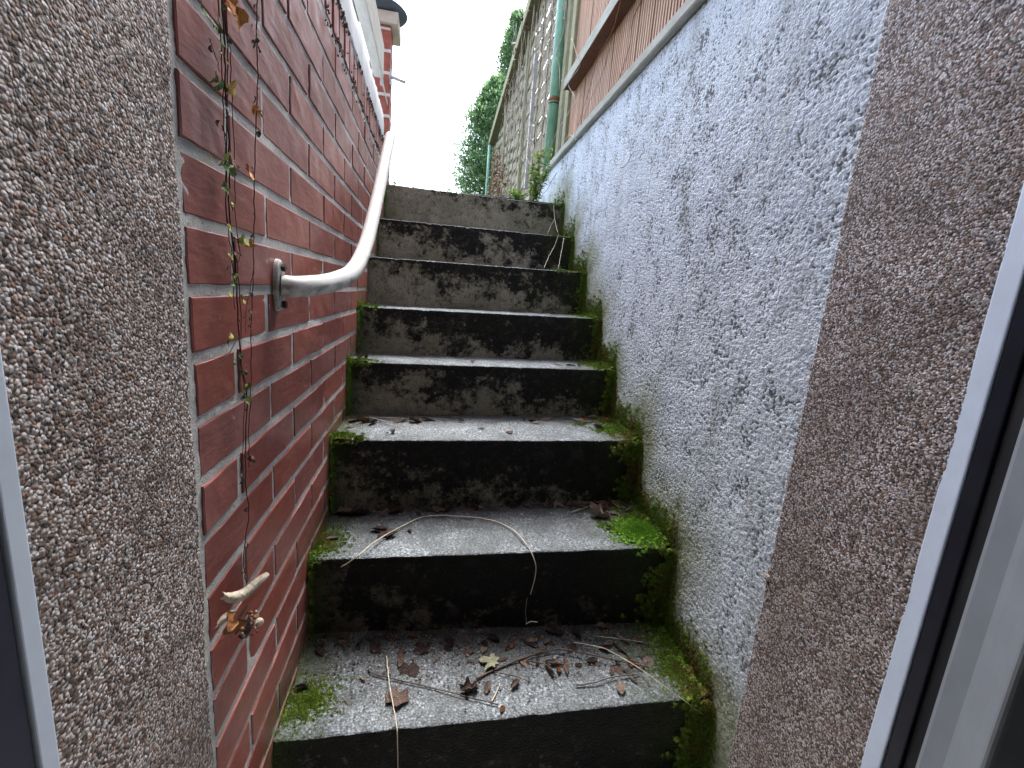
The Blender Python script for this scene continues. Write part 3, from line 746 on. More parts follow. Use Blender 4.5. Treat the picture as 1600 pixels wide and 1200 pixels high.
for i, u, v, rx, ry, n, s, lu in ((6, 1000, 836, .10, .09, 620, .011, .9), (6, 950, 828, .05, .05, 70, .006, .3), (6, 500, 842, .090, .100, 700, .0045, .1), (6, 490, 850, .05, .08, 300, .005, .0),
                                  (7, 480, 1100, .10, .085, 900, .0038, .0), (7, 1055, 1045, .085, .10, 600, .0045, .0), (7, 1090, 1080, .03, .05, 90, .006, .1),
                                  (5, 955, 674, .085, .06, 260, .007, .35), (5, 905, 665, .05, .04, 50, .005, .2), (5, 533, 680, .065, .05, 200, .008, .1), (5, 560, 684, .03, .02, 50, .007, .1),
                                  (4, 930, 572, .075, .06, 220, .007, .35), (4, 560, 562, .085, .05, 190, .007, .35), (3, 912, 492, .085, .06, 150, .006, .25), (3, 568, 476, .075, .05, 170, .009, .45),
                                  (2, 890, 424, .07, .05, 130, .007, .3), (1, 872, 368, .07, .05, 110, .006, .3), (0, 862, 318, .06, .05, 110, .007, .3)):
    x, y = P6(i, u, v); y = max(y, nose(i, x)[0] + .006)
    if i < 4: y = nose(i, x)[0] + .03
    tread_patch(i, x, y, rx, ry, n, s, lu)
# left: moss along riser 5 against the bricks, corners
for i, n in ((3, 30), (4, 150), (5, 60), (6, 40), (0, 40), (1, 20)):
    yn, zn = nose(i, XL); zb = nose(i + 1, XL)[1] if i < 7 else FLOOR_Z
    for _ in range(n):
        z = random.uniform(zb, zn + .02); y = yn - random.uniform(0, .03 if i in (3, 4) else .012)
        clump((XL + .003, y, z), (1, -.4, .2), random.uniform(.004, .008), 8, .007, .0015, .3)
print('moss faces', len(mf))
me = bpy.data.meshes.new('moss'); me.from_pydata(mv, [], mf); me.materials.append(M['moss'])
at = me.attributes.new('lush', 'FLOAT', 'POINT'); at.data.foreach_set('value', ml)
mo = bpy.data.objects.new('moss', me); C.objects.link(mo)
tag(mo, 'green and olive moss growing in the corners of the steps and up the foot of the white wall', 'moss', kind='stuff')

# ------------------------------------------------------------------ dead leaves, twigs and straws
def leaf_mesh(kind, seed):
    rd = random.Random(seed); nu, nv = 13, 7; V = []
    curl = rd.uniform(.3, 2.0); bend = rd.uniform(-.6, .9); tw = rd.uniform(-.8, .8)
    for i in range(nu):
        u = i / (nu - 1)
        if kind == 'long': w = .15 * math.sin(math.pi * min(1, u * 1.02) ** .8) ** .8
        elif kind == 'oval': w = .30 * math.sin(math.pi * u ** .9) ** .7
        else: w = .42 * math.sin(math.pi * u ** .8) ** .6 * (1 + .38 * math.sin(u * 15 + seed))
        w = max(w, .012)
        for j in range(nv):
            s = (j / (nv - 1) - .5) * 2; edge = 1 + .10 * rd.uniform(-1, 1) * (abs(s) > .9)
            a = s * curl * .8
            y = w * (math.sin(a) / max(.3, curl * .8)) * edge; z = w * (1 - math.cos(a)) * .9 + .03 * noise.noise((u * 5, s * 2, seed))
            ca = tw * (u - .5); y, z = y * math.cos(ca) - z * math.sin(ca), y * math.sin(ca) + z * math.cos(ca)
            V.append((u - .5, y, z + bend * .25 * (u - .5) ** 2 * 2 + .012))
    mb = MB(); mb.quadgrid(V, nu, nv) if False else None
    b = 0; F = []
    for i in range(nu - 1):
        for j in range(nv - 1): F.append((i * nv + j, (i + 1) * nv + j, (i + 1) * nv + j + 1, i * nv + j + 1))
    # stalk
    mb.v = V; mb.f = F; mb.tube([(-.5, 0, .012), (-.6, .015, .01), (-.7, .05, .012)], [.012, .010, .008], 5)
    return mb
def maple_outline(seed):
    pts = [(0, -.42), (.10, -.30), (.34, -.40), (.26, -.22), (.50, .04), (.34, .06), (.16, .02), (.20, .34), (.02, .55), (-.16, .36), (-.14, .06), (-.40, .16), (-.52, .02), (-.24, -.16), (-.30, -.34), (-.08, -.28)]
    mb = MB(); mb.v = [(0, 0, .03)] + [(y, x, .02 + .05 * math.sin(k * 1.7 + seed)) for k, (x, y) in enumerate(pts)]
    mb.f = [(0, k + 1, (k + 1) % 16 + 1) for k in range(16)]; mb.tube([(-.5, 0, .02), (-.8, .06, .03)], .012, 5); return mb
def leaf_mat(name, c, c2):
    m = NT(name, .65, .3); n_ = m.noise(4, 5, .7); m.color(m.mix(m.ramp(n_, [(.35, 0), (.65, 1)]), c, c2)); m.bump(m.noise(14, 4), .02); return m.m
LM = dict(brown=leaf_mat('dead_leaf_brown', (.12, .078, .066), (.27, .195, .165)), dark=leaf_mat('dead_leaf_dark', (.04, .026, .024), (.11, .072, .064)),
          tan=leaf_mat('dead_leaf_tan', (.28, .20, .16), (.46, .37, .32)), rust=leaf_mat('dead_leaf_rust', (.21, .085, .03), (.30, .14, .06)),
          pale=leaf_mat('dead_leaf_pale', (.38, .33, .26), (.55, .50, .42)), yellow=leaf_mat('dead_leaf_cream', (.42, .43, .27), (.55, .55, .40)))
WORD = dict(brown='brown', dark='blackish brown', tan='tan', rust='rusty orange brown', pale='pale bleached', yellow='cream yellow')
cache = {}
def leaf_at(p, size, kind, col, rz, tilt, name, label, group=None, rx=0):
    seed = random.randint(0, 5); key = (kind, col, seed)
    if key not in cache:
        mb = maple_outline(seed) if kind == 'maple' else leaf_mesh(kind, seed + 1)
        cache[key] = mb.build(name, LM[col], smooth=(kind != 'maple')).data
        bpy.data.objects.remove(bpy.data.objects[-1]) if False else None
        src = [o for o in C.objects if o.data == cache[key]][0]; bpy.data.objects.remove(src)
    o = bpy.data.objects.new(name, cache[key]); C.objects.link(o); o.scale = (size, size, size); o.location = p
    o.rotation_euler = (rx, tilt, rz); tag(o, label, 'leaf', group); return o
STEPWORD = {7: 'lowest tread', 6: 'second tread from the bottom', 5: 'third tread from the bottom', 4: 'fourth tread from the bottom', 3: 'fifth tread from the bottom'}
LEAVES = [ # step, u, v, length m, kind, colour
 (7, 625, 1032, .050, 'oval', 'brown'), (7, 539, 1007, .035, 'oval', 'brown'), (7, 645, 995, .030, 'oval', 'rust'), (7, 567, 1062, .020, 'oval', 'pale'), (7, 640, 1050, .050, 'lobed', 'dark'),
 (7, 620, 1092, .060, 'lobed', 'brown'), (7, 471, 1079, .030, 'oval', 'dark'), (7, 728, 1000, .035, 'oval', 'brown'), (7, 732, 1018, .030, 'oval', 'brown'), (7, 680, 1032, .016, 'oval', 'tan'), (7, 733, 1079, .045, 'lobed', 'brown'),
 (7, 785, 1030, .030, 'long', 'brown'), (7, 830, 1002, .040, 'oval', 'tan'), (7, 867, 985, .055, 'lobed', 'dark'), (7, 935, 966, .038, 'oval', 'tan'), (7, 950, 972, .038, 'oval', 'brown'),
 (7, 972, 997, .050, 'long', 'tan'), (7, 970, 1012, .055, 'long', 'brown'), (7, 867, 1037, .055, 'long', 'tan'), (7, 885, 1040, .060, 'long', 'brown'), (7, 847, 1015, .045, 'long', 'brown'), (7, 965, 1044, .035, 'oval', 'brown'),
 (7, 969, 1072, .045, 'oval', 'tan'), (7, 1012, 1032, .045, 'oval', 'tan'), (7, 1002, 1022, .040, 'long', 'brown'), (7, 857, 1045, .055, 'long', 'dark'), (7, 762, 1075, .035, 'oval', 'brown'), (7, 805, 1070, .035, 'oval', 'brown'),
 (7, 785, 1107, .022, 'oval', 'rust'), (7, 925, 1030, .04, 'oval', 'dark'), (7, 700, 1008, .04, 'lobed', 'dark'), (7, 590, 1012, .045, 'lobed', 'dark'), (7, 770, 998, .04, 'oval', 'dark'), (7, 800, 1004, .03, 'oval', 'brown'), (7, 900, 990, .04, 'oval', 'dark'), (7, 660, 1012, .045, 'lobed', 'dark'), (7, 500, 1020, .04, 'oval', 'dark'), (7, 990, 1060, .03, 'long', 'brown'), (7, 895, 1012, .05, 'oval', 'dark'),
 (6, 521, 836, .026, 'oval', 'pale'), (6, 605, 829, .045, 'lobed', 'dark'), (6, 592, 824, .035, 'oval', 'dark'), (6, 640, 826, .014, 'oval', 'dark'), (6, 687, 786, .042, 'lobed', 'brown'), (6, 550, 792, .060, 'lobed', 'brown'), (6, 527, 790, .030, 'long', 'pale'), (6, 563, 799, .040, 'lobed', 'dark'),
 (6, 622, 790, .045, 'oval', 'dark'), (6, 702, 793, .040, 'oval', 'dark'), (6, 871, 788, .040, 'long', 'tan'), (6, 929, 796, .045, 'oval', 'tan'), (6, 912, 792, .050, 'oval', 'brown'), (6, 936, 786, .050, 'oval', 'rust'),
 (6, 967, 793, .045, 'lobed', 'tan'), (6, 959, 805, .035, 'oval', 'tan'), (6, 937, 811, .050, 'lobed', 'tan'), (6, 948, 823, .026, 'oval', 'tan'), (6, 958, 784, .028, 'oval', 'rust'), (6, 920, 786, .035, 'oval', 'rust'), (6, 800, 786, .030, 'oval', 'dark'), (6, 824, 792, .025, 'oval', 'brown'), (6, 853, 790, .02, 'oval', 'brown'), (6, 815, 804, .012, 'oval', 'pale'), (6, 740, 786, .03, 'oval', 'dark'), (6, 770, 789, .025, 'long', 'brown'), (6, 600, 800, .02, 'oval', 'brown'), (6, 655, 800, .015, 'oval', 'dark'),
 (5, 557, 653, .050, 'oval', 'rust'), (5, 572, 656, .050, 'long', 'rust'), (5, 547, 663, .030, 'long', 'pale'), (5, 615, 673, .018, 'lobed', 'dark'), (5, 605, 675, .012, 'oval', 'dark'), (5, 752, 668, .020, 'oval', 'brown'), (5, 796, 674, .030, 'oval', 'brown'), (5, 692, 656, .025, 'long', 'brown'),
 (5, 831, 656, .030, 'oval', 'rust'), (5, 838, 661, .022, 'oval', 'pale'), (5, 852, 656, .040, 'oval', 'brown'), (5, 902, 657, .035, 'oval', 'pale'), (5, 927, 655, .030, 'oval', 'pale'), (5, 881, 655, .030, 'oval', 'brown'), (5, 915, 660, .040, 'long', 'tan'), (5, 934, 670, .035, 'oval', 'brown'), (5, 794, 656, .025, 'long', 'brown'), (5, 942, 651, .025, 'oval', 'pale'), (5, 720, 657, .02, 'oval', 'brown'),
 (4, 739, 568, .03, 'oval', 'rust'), (4, 889, 568, .035, 'oval', 'pale'), (4, 872, 567, .05, 'long', 'brown'), (4, 562, 561, .035, 'oval', 'brown'), (4, 896, 564, .03, 'oval', 'pale'), (4, 905, 570, .035, 'oval', 'brown'), (4, 573, 562, .03, 'oval', 'brown'),
 (3, 726, 487, .055, 'long', 'tan'), (3, 859, 491, .045, 'long', 'pale'), (3, 577, 477, .04, 'oval', 'brown'), (3, 868, 491, .03, 'oval', 'tan'),
]
for i, u0, u1, v, n_ in ((6, 530, 1000, 790, 22), (5, 560, 960, 656, 16), (7, 490, 1010, 1003, 20), (7, 720, 1010, 1040, 12)):
    for _ in range(n_):
        LEAVES.append((i, random.uniform(u0 if i != 6 else random.choice([530, 850]), u1), v + random.uniform(-8, 9) * (1 if i > 5 else .3), random.uniform(.018, .04), random.choice(['oval', 'long', 'lobed']), random.choice(['brown', 'dark', 'dark', 'tan', 'rust', 'brown'])))
ADJ = ['cupped', 'curled', 'flat', 'crumpled']
for (i, u, v, L, kind, col) in LEAVES:
    if i >= 5:
        p = on_z(u, v, tread_z(i) + .004)
    else:
        p = on_y(u, v, nose(i, .2)[0] + .07)
    yn, zn = nose(i, p.x); yb = nose(i - 1, p.x)[0]
    p.y = min(max(p.y, yn + .012), yb - .012); p.z = zn + .003
    shape = {'long': 'narrow', 'oval': 'oval', 'lobed': 'ragged', 'maple': 'lobed'}[kind]
    leaf_at(p, L * (1.3 if i in (5, 6) else .95), kind, col, random.uniform(0, 6.28), random.uniform(-.25, .25), 'dead_leaf', f'{WORD[col]} {shape} dead leaf lying on the {STEPWORD[i]}', 'dead leaves scattered on the steps', random.uniform(-.3, .3))
p = on_z(765, 1036, tread_z(7) + .006); p.z += .006
leaf_at(p, .055, 'maple', 'yellow', 2.6, .15, 'maple_leaf', 'small cream yellow lobed leaf lying near the middle of the lowest tread')

def strand(name, label, cat, pts, r, mat, group=None, taper=.6, n=6, wob=.0012):
    path = smooth_path(pts, 7); m = len(path); s = random.random() * 99
    path = [q + Vector((noise.noise((s, k * .5, 0)), noise.noise((s, 0, k * .5)), noise.noise((s + 9, k * .5, k)))) * wob for k, q in enumerate(path)]
    mb = MB(); mb.tube(path, [r * .72 * (1 - (1 - taper) * k / m) * (1 + .15 * noise.noise((s, k * .9, 7))) for k in range(m)], n)
    o = mb.build(name, mat, smooth=True); return tag(o, label, cat, group)
def on_tread(i, pts, lift=.006):
    out = []
    for q in pts:
        l = q[2] if len(q) > 2 else 0; p = on_z(q[0], q[1], tread_z(i) + lift + l); yn, zn = nose(i, p.x)
        if p.y >= yn: p = Vector((p.x, p.y, zn + lift + l))
        out.append(p)
    return out
arc = on_tread(6, [(560, 868, .015), (587, 842, .006), (633, 817), (664, 805), (710, 805), (766, 812), (801, 828), (820, 848, .004)])
arc = [on_y(533, 886, nose(6, -.16)[0] - .012)] + arc + [on_y(834, 872, nose(6, .35)[0] - .006), on_y(837, 895, nose(6, .35)[0] - .014), on_y(829, 929, nose(6, .35)[0] - .012)]
strand('straw_stalk', 'long pale straw stalk bent in a wide arc on the second tread from the bottom', 'straw', arc, .0021, M['straw'], taper=.85)
strand('straw_stalk', 'short faint grass stalk standing against the riser below the arched straw', 'straw', [on_y(824, 934, 1.005), on_y(821, 955, 1.0), on_y(823, 973, .985)], .0007, M['straw'])
strand('bark_flake', 'small white curved sliver at the back of the lowest tread under the arched straw', 'flake', [on_y(822, 975, .985), on_y(830, 971, .98), on_y(840, 972, .975)], .0017, M['straw'])
strand('twig', 'longest dark forked looking twig lying across the middle of the lowest tread', 'twig', on_tread(7, [(744, 1061), (795, 1037), (850, 1017, .004), (890, 1015, .008), (985, 1034, .01), (1015, 1040)]), .0036, M['twig'], taper=.45)
strand('straw_stalk', 'thin pale straw leaning over the right end of the lowest tread edge', 'straw', on_tread(7, [(895, 1002, .003), (940, 1010, .012), (980, 1030, .02), (1040, 1070, .02)]) + [on_y(1099, 1117, .765)], .0014, M['straw'], taper=.8)
strand('twig', 'thin straight dark twig on the lowest tread crossing the upright straw', 'twig', on_tread(7, [(575, 1045), (589, 1056), (679, 1077), (778, 1101)]), .0023, M['twig'], taper=.7)
strand('straw_stalk', 'upright pale straw hanging over the front edge of the lowest tread', 'straw', on_tread(7, [(604, 1027, .004), (606, 1050, .008), (609, 1075, .01), (618, 1124, .008)]) + [on_y(621, 1155, .750), on_y(622, 1215, .748)], .0016, M['straw'], taper=.8)
strand('twig', 'short grey twig near the right front of the lowest tread', 'twig', on_tread(7, [(900, 1069), (930, 1064, .003), (955, 1056, .004), (1000, 1050)]), .0032, plain('grey_twig', (.16, .15, .15), .8, .3, 50), taper=.6)
strand('twig', 'short thin dark twig beside the cream yellow leaf', 'twig', on_tread(7, [(772, 1050), (800, 1055, .002), (830, 1065)]), .0018, M['twig'])
strand('twig', 'small bent black twig below the middle of the longest twig', 'twig', on_tread(7, [(822, 1031), (852, 1037, .004), (863, 1046, .004), (870, 1057)]), .0024, M['twig'])
strand('straw_stalk', 'short straight pale stalk at the back right of the lowest tread', 'straw', on_tread(7, [(932, 992, .006), (970, 996, .010), (1014, 1002, .006)]), .0012, M['straw'])
strand('twig', 'stubby tan twig near the middle front of the lowest tread', 'twig', on_tread(7, [(768, 1096), (775, 1083), (781, 1069)]), .0022, M['drystem'])
strand('twig', 'thin tan twig at the back left of the third tread from the bottom', 'twig', on_tread(5, [(568, 650), (610, 651, .004), (657, 655)]), .0016, M['drystem'])
strand('straw_stalk', 'thin curving straw stalk below the tan twig on the third tread', 'straw', on_tread(5, [(578, 650, .003), (617, 660, .004), (650, 664, .004), (670, 671)]), .0016, M['drystem'])
strand('twig', 'short tan stick among the leaves at the right of the second tread', 'twig', on_tread(6, [(892, 803), (905, 799), (917, 796)]), .0026, M['drystem'])
strand('grass_blade', 'dry grass blade hanging from the wall corner beside the second step from the top', 'grass blade', [on_y(873, 366, 2.3), on_y(866, 385, 2.28), on_y(857, 402, 2.2), on_y(850, 419, 2.10)], .0022, M['straw'])
strand('grass_blade', 'shorter dry grass blade touching the third step from the top at the right', 'grass blade', [on_y(881, 372, 2.28), on_y(877, 395, 2.2), on_y(872, 421, 2.08)], .0022, M['straw'])
strand('grass_blade', 'dry grass blade drooping across the top riser at its right end', 'grass blade', [on_y(865, 321, 2.56), on_y(867, 345, 2.5), on_y(872, 364, 2.36)], .0022, M['straw'])
strand('grass_blade', 'slim dry blade leaning on the top riser towards its right end', 'grass blade', [on_y(867, 342, 2.56), on_y(861, 352, 2.5), on_y(855, 366, 2.38)], .0018, M['straw'])
# crumbs of leaf mould at the backs of the treads: nobody could count them
V, Fq = [], []
for i in (3, 4, 5, 6, 7):
    for _ in range({3: 120, 4: 200, 5: 420, 6: 800, 7: 1500}[i]):
        x = random.uniform(XL + .01, .64); yn, zn = nose(i, x); yb = nose(i - 1, x)[0]
        q = 1 - abs(random.gauss(0, .20 if i < 7 else .38)); 
        if q < .06: continue
        y = yn + (yb - yn) * q - .004; s = random.uniform(.0012, .0042); a = random.uniform(0, 6.28); b = len(V); e = random.uniform(.3, .9)
        for k in range(4):
            t_ = a + k * math.pi / 2; V.append((x + s * math.cos(t_) * (1 if k % 2 else e), y + s * math.sin(t_) * (1 if k % 2 else e), zn + .003 + random.uniform(0, .003)))
        Fq.append((b, b + 1, b + 2, b + 3))
deb = np_mesh('leaf_crumbs', V, Fq, m_leafy('leaf_crumbs', [(0, (.02, .014, .01)), (.6, (.07, .045, .03)), (.9, (.16, .11, .08)), (1, (.35, .3, .25))]), smooth=False)
tag(deb, 'brown leaf crumbs and mould gathered at the backs of the treads', 'debris', kind='stuff')

# ------------------------------------------------------------------ climbing plant hanging on the bricks
vine = thing('hanging_vine', 'two thin dark vine strands with small leaves hanging down the brick wall by the doorway', 'vine', (-.25, .66, -.46))
XV = XL + .010
def vp(u, v, d=0): return on_x(u, v, XV + d)
SA = [(345, -14), (350, 70), (352, 140), (357, 250), (358, 330), (366, 400), (371, 480), (375, 560), (385, 620), (382, 740), (388, 800), (380, 870), (384, 912)]
SB = [(401, -14), (401, 60), (402, 130), (398, 240), (396, 340), (395, 430), (392, 510), (391, 600), (388, 690), (389, 730)]
def vstem(pts, r, seed, taper=.6, dx=0):
    path = smooth_path([vp(u, v, dx) for u, v in pts], 8); m = len(path)
    path = [q + Vector((abs(noise.noise((seed, k * .3, 0))) * .003, noise.noise((seed, 2, k * .35)) * .0022, 0)) for k, q in enumerate(path)]
    mb = MB(); mb.tube(path, [r * .72 * (1 - (1 - taper) * k / m) for k in range(m)], 6); mb.build('stem', M['stem'], vine, smooth=True)
vstem(SA, .0015, 1); vstem([(u + 5 * math.sin(k * 1.3), v) for k, (u, v) in enumerate(SA[:10])], .0011, 2); vstem([(u - 5, v + 4) for u, v in SA[:7]], .0010, 3); vstem(SB, .0012, 4)
vstem([(u + 9, v) for u, v in SA[1:6]], .0009, 8)
vstem([(326, 60), (331, 75), (338, 92), (342, 112)], .0007, 5); vstem([(372, 525), (357, 553), (341, 575)], .0008, 6); vstem([(396, 420), (385, 480), (382, 520)], .0007, 7)
vstem([(365, 370), (372, 378), (375, 395), (372, 410), (368, 400)], .0008, 9)
def vine_leaf_mesh(seed, lobed=True):
    rd = random.Random(seed); n = 14; mb = MB(); mb.v = [(0, 0, 0)]
    for k in range(n):
        a = 2 * math.pi * k / n; r = .5 * (1 + (.28 if lobed else .08) * math.cos(3 * a + .3) + rd.uniform(-.1, .1)); mb.v.append((r * math.cos(a), r * math.sin(a) * .85, .22 * r * math.cos(2 * a + seed) + rd.uniform(-.05, .05)))
    mb.f = [(0, k + 1, (k + 1) % n + 1) for k in range(n)]; return mb
VC = dict(green=leaf_mat('vine_leaf_green', (.05, .10, .03), (.12, .20, .06)), lime=leaf_mat('vine_leaf_lime', (.20, .28, .05), (.36, .40, .10)), orange=leaf_mat('vine_leaf_orange', (.36, .13, .02), (.55, .24, .05)),
          yellow=leaf_mat('vine_leaf_yellow', (.52, .36, .05), (.65, .48, .14)), red=leaf_mat('vine_leaf_dark_red', (.07, .03, .025), (.15, .06, .04)), olive=leaf_mat('vine_leaf_olive', (.03, .045, .025), (.07, .08, .05)))
VL = [(318, 13, 15, 'green'), (332, 36, 16, 'green'), (344, 42, 14, 'green'), (366, 10, 24, 'orange'), (372, 26, 26, 'orange'), (330, 75, 8, 'red'), (346, 71, 12, 'green'), (345, 84, 10, 'green'), (360, 65, 6, 'olive'), (336, 122, 14, 'green'), (343, 132, 16, 'green'), (352, 138, 14, 'olive'), (362, 138, 17, 'yellow'),
      (353, 165, 8, 'olive'), (354, 180, 9, 'olive'), (341, 192, 9, 'olive'), (347, 198, 9, 'olive'), (354, 208, 8, 'olive'), (350, 250, 22, 'lime'), (358, 262, 20, 'green'), (364, 248, 20, 'red'), (390, 268, 18, 'orange'), (352, 293, 12, 'green'), (357, 299, 10, 'green'), (362, 318, 9, 'lime'),
      (360, 358, 11, 'lime'), (381, 376, 14, 'lime'), (391, 381, 12, 'orange'), (362, 403, 12, 'lime'), (357, 418, 8, 'green'), (368, 432, 10, 'lime'), (366, 444, 12, 'green'), (361, 460, 10, 'lime'), (380, 468, 12, 'lime'), (361, 524, 10, 'lime'), (357, 536, 9, 'olive'), (385, 577, 11, 'lime'), (383, 582, 9, 'olive'), (383, 606, 14, 'lime'), (387, 604, 10, 'green'), (383, 622, 12, 'olive'), (389, 627, 14, 'lime'), (366, 566, 8, 'green'),
      (402, 50, 8, 'olive'), (401, 60, 10, 'olive'), (396, 70, 10, 'red'), (404, 74, 10, 'red'), (398, 156, 9, 'olive'), (399, 171, 12, 'orange'), (405, 177, 10, 'orange'), (408, 180, 6, 'red'), (395, 266, 8, 'red'), (394, 368, 6, 'olive'), (391, 500, 8, 'olive'), (382, 498, 6, 'olive'), (392, 513, 6, 'red'),
      (393, 716, 12, 'red'), (386, 712, 8, 'olive'), (378, 740, 10, 'olive'), (377, 752, 9, 'olive'), (388, 800, 7, 'olive'), (386, 850, 10, 'olive'), (379, 896, 6, 'olive')]
for _ in range(34):
    S_ = SA if random.random() < .7 else SB; q = random.uniform(0, len(S_) - 2); a_, b_ = S_[int(q)], S_[int(q) + 1]; f_ = q - int(q)
    VL.append((a_[0] + (b_[0] - a_[0]) * f_ + random.uniform(-7, 7), a_[1] + (b_[1] - a_[1]) * f_, random.uniform(4, 8), random.choice(['olive', 'olive', 'red', 'green'])))
for k, (u, v, px, col) in enumerate(VL):
    p = vp(u, v, .004); s = px * 1.15 * p.y / F_PX
    mb = vine_leaf_mesh(k, px > 10); R = Matrix.Rotation(random.uniform(0, 6.28), 3, 'Z'); T = Matrix.Rotation(math.radians(90) + random.uniform(-.55, .55), 3, 'Y') @ Matrix.Rotation(random.uniform(-.5, .5), 3, 'X')
    mb.v = [tuple(p + T @ (R @ Vector(q)) * s) for q in mb.v]; mb.build('leaf', VC[col], vine)
rebase(vine, (-.25, .66, -.46))
# pale elongated leaf and the withered clump at the vine's foot
a = [vp(345, 930, .012), vp(360, 934, .016), vp(378, 930, .020), vp(395, 917, .018), vp(408, 906, .014), vp(417, 900, .010)]
mb = MB(); path = smooth_path(a, 6); rows = []
for k, q in enumerate(path):
    t_ = k / (len(path) - 1); w = .0075 * (math.sin(math.pi * min(1, t_ ** 1.2 * .93)) ** .6 if t_ > .12 else .22) + .0006
    for j in range(5): s = (j - 2) / 2; rows.append(q + Vector((.004 * (1 - s * s), .004 * s, w * s)))
mb.quadgrid(rows, 5, len(path)); tag(mb.build('withered_leaf', LM['pale'], smooth=True), 'pale pinkish narrow withered leaf caught at the foot of the hanging vine', 'leaf')
cl = thing('withered_leaf_clump', 'curled brown withered leaf with reddish buds stuck to the bricks below the pale narrow leaf', 'leaf clump', tuple(vp(380, 975)))
c0 = vp(372, 970, .014)
mb = leaf_mesh('oval', 3); T = Matrix.Rotation(math.radians(80), 3, 'Z') @ Matrix.Rotation(math.radians(-60), 3, 'X'); mb.v = [tuple(c0 + T @ Vector(q) * .055) for q in mb.v]; mb.build('leaf', LM['brown'], cl, smooth=True)
mb = leaf_mesh('oval', 5); T = Matrix.Rotation(math.radians(60), 3, 'Z') @ Matrix.Rotation(math.radians(-80), 3, 'X'); c1 = vp(358, 966, .010); mb.v = [tuple(c1 + T @ Vector(q) * .030) for q in mb.v]; mb.build('leaf', LM['pale'], cl, smooth=True)
for k, (du, dv) in enumerate(((0, 0), (8, 6), (-8, 4), (14, -4), (6, 14), (-14, -6))):
    mb = leaf_mesh('lobed' if k % 2 else 'oval', 6 + k); T = Matrix.Rotation(random.uniform(0, 6.28), 3, 'X') @ Matrix.Rotation(math.radians(90) + random.uniform(-.9, .9), 3, 'Y'); c2 = vp(374 + du * 1.3, 974 + dv, .012 + .003 * (k % 3))
    mb.v = [tuple(c2 + T @ Vector(q) * random.uniform(.030, .031)) for q in mb.v]; mb.build('leaf', LM[('brown', 'dark', 'rust')[k % 3]], cl, smooth=True)
for k in range(22):
    q = vp(388 + random.gauss(0, 9), 974 + random.gauss(0, 11), random.uniform(.008, .024)); mb = MB(); r = random.uniform(.0018, .0034)
    mb.lathe([(.0001, -r), (r * .8, -r * .5), (r, 0), (r * .7, r * .7), (.0001, r)], tuple(q), 7)
    mb.build('bud', LM['rust'] if k % 4 else LM['tan'], cl, smooth=True)
mb = MB(); q = vp(405, 972, .02); mb.lathe([(.0001, -.006), (.005, -.004), (.0065, 0), (.004, .005), (.0001, .006)], tuple(q), 10); mb.build('seed_head', LM['pale'], cl, smooth=True)
rebase(cl, tuple(vp(380, 975)))

# snail on the edge of the right reveal
sp = on_x(1201, 903, .665); rows = []; mb = MB()
path, rad = [], []
for k in range(40):
    t_ = k / 39; a = t_ * 2.6 * 2 * math.pi; r = .0042 * (1 - t_) + .0004
    path.append(sp + Vector((-.002 - .0035 * t_, r * math.cos(a), r * math.sin(a)))); rad.append(.0028 * (1 - t_) + .0005)
mb.tube(path, rad, 8); sn = thing('snail_shell', 'tiny tan snail shell on the edge of the pebble dash beside the white wall', 'snail', tuple(sp))
mb.build('shell', LM['tan'], sn, smooth=True)
mb = MB(); mb.tube([sp + Vector((-.002, .001, -.003)), sp + Vector((-.002, -.003, -.008)), sp + Vector((-.0015, -.005, -.013))], [.003, .0028, .001], 8); mb.build('foot', LM['dark'], sn, smooth=True)
rebase(sn, tuple(sp))

# ------------------------------------------------------------------ dry creepers on the fences and wall
def creeper(label, pts, r, mat, off=0.0, wob=.003):
    P = [on_x(u, v, XW0 + off + (q[0] if q else 0), KW) for (u, v, *q) in pts]
    return strand('dry_creeper', label, 'creeper', P, r, mat, wob=wob)
creeper('reddish brown creeper stem hanging in front of the dark fence rail, nearest the green post', [(972, -10), (960, 40), (945, 70), (935, 85), (926, 120), (915, 160), (905, 190), (897, 215)], .0018, M['rust'], -.036)
creeper('dark creeper stem climbing the grooved boards left of the orange board', [(1008, -10), (995, 15), (987, 40), (985, 65), (975, 100), (960, 140), (945, 160), (930, 190)], .0018, M['twig'], .027)
creeper('beaded creeper stem crossing the middle of the grooved boards', [(975, 0), (970, 20), (960, 45), (950, 85), (940, 118), (925, 150), (915, 175), (905, 195)], .0014, M['rust'], .027)
creeper('pale looping dry tendril hanging from the end of the fence rail', [(893, 60), (903, 90), (905, 105), (893, 122), (888, 133), (897, 150), (903, 180), (900, 200)], .002, M['drystem'], -.036)
creeper('pale stem leaning against the thick green post', [(912, 140), (895, 165), (880, 190), (866, 215), (856, 240), (846, 258)], .0024, M['straw'], -.06)
creeper('small white hooked tendril on the cap board near the end of the white wall', [(884, 218), (889, 211), (896, 214), (901, 219)], .0022, M['straw'], -.03, .001)
creeper('thin dry tendril dangling down the white wall from the cap board', [(932, 190), (940, 189), (943, 198), (950, 215), (955, 235), (963, 258)], .0016, M['drystem'], -.012)
creeper('short dark curved stem lying on the face of the white wall', [(970, 263), (980, 256), (988, 240), (995, 236), (1001, 233)], .0016, M['twig'], -.010)
creeper('very thin reddish stem trailing down the middle of the white wall', [(1008, 236), (1017, 246), (1016, 280), (1011, 320), (1013, 360), (1017, 400), (1022, 420)], .0008, M['rust'], -.008)
creeper('dark forked stem at the corner above the top step', [(870, 270), (861, 285), (858, 292), (850, 302), (838, 312)], .0022, M['twig'], -.03)
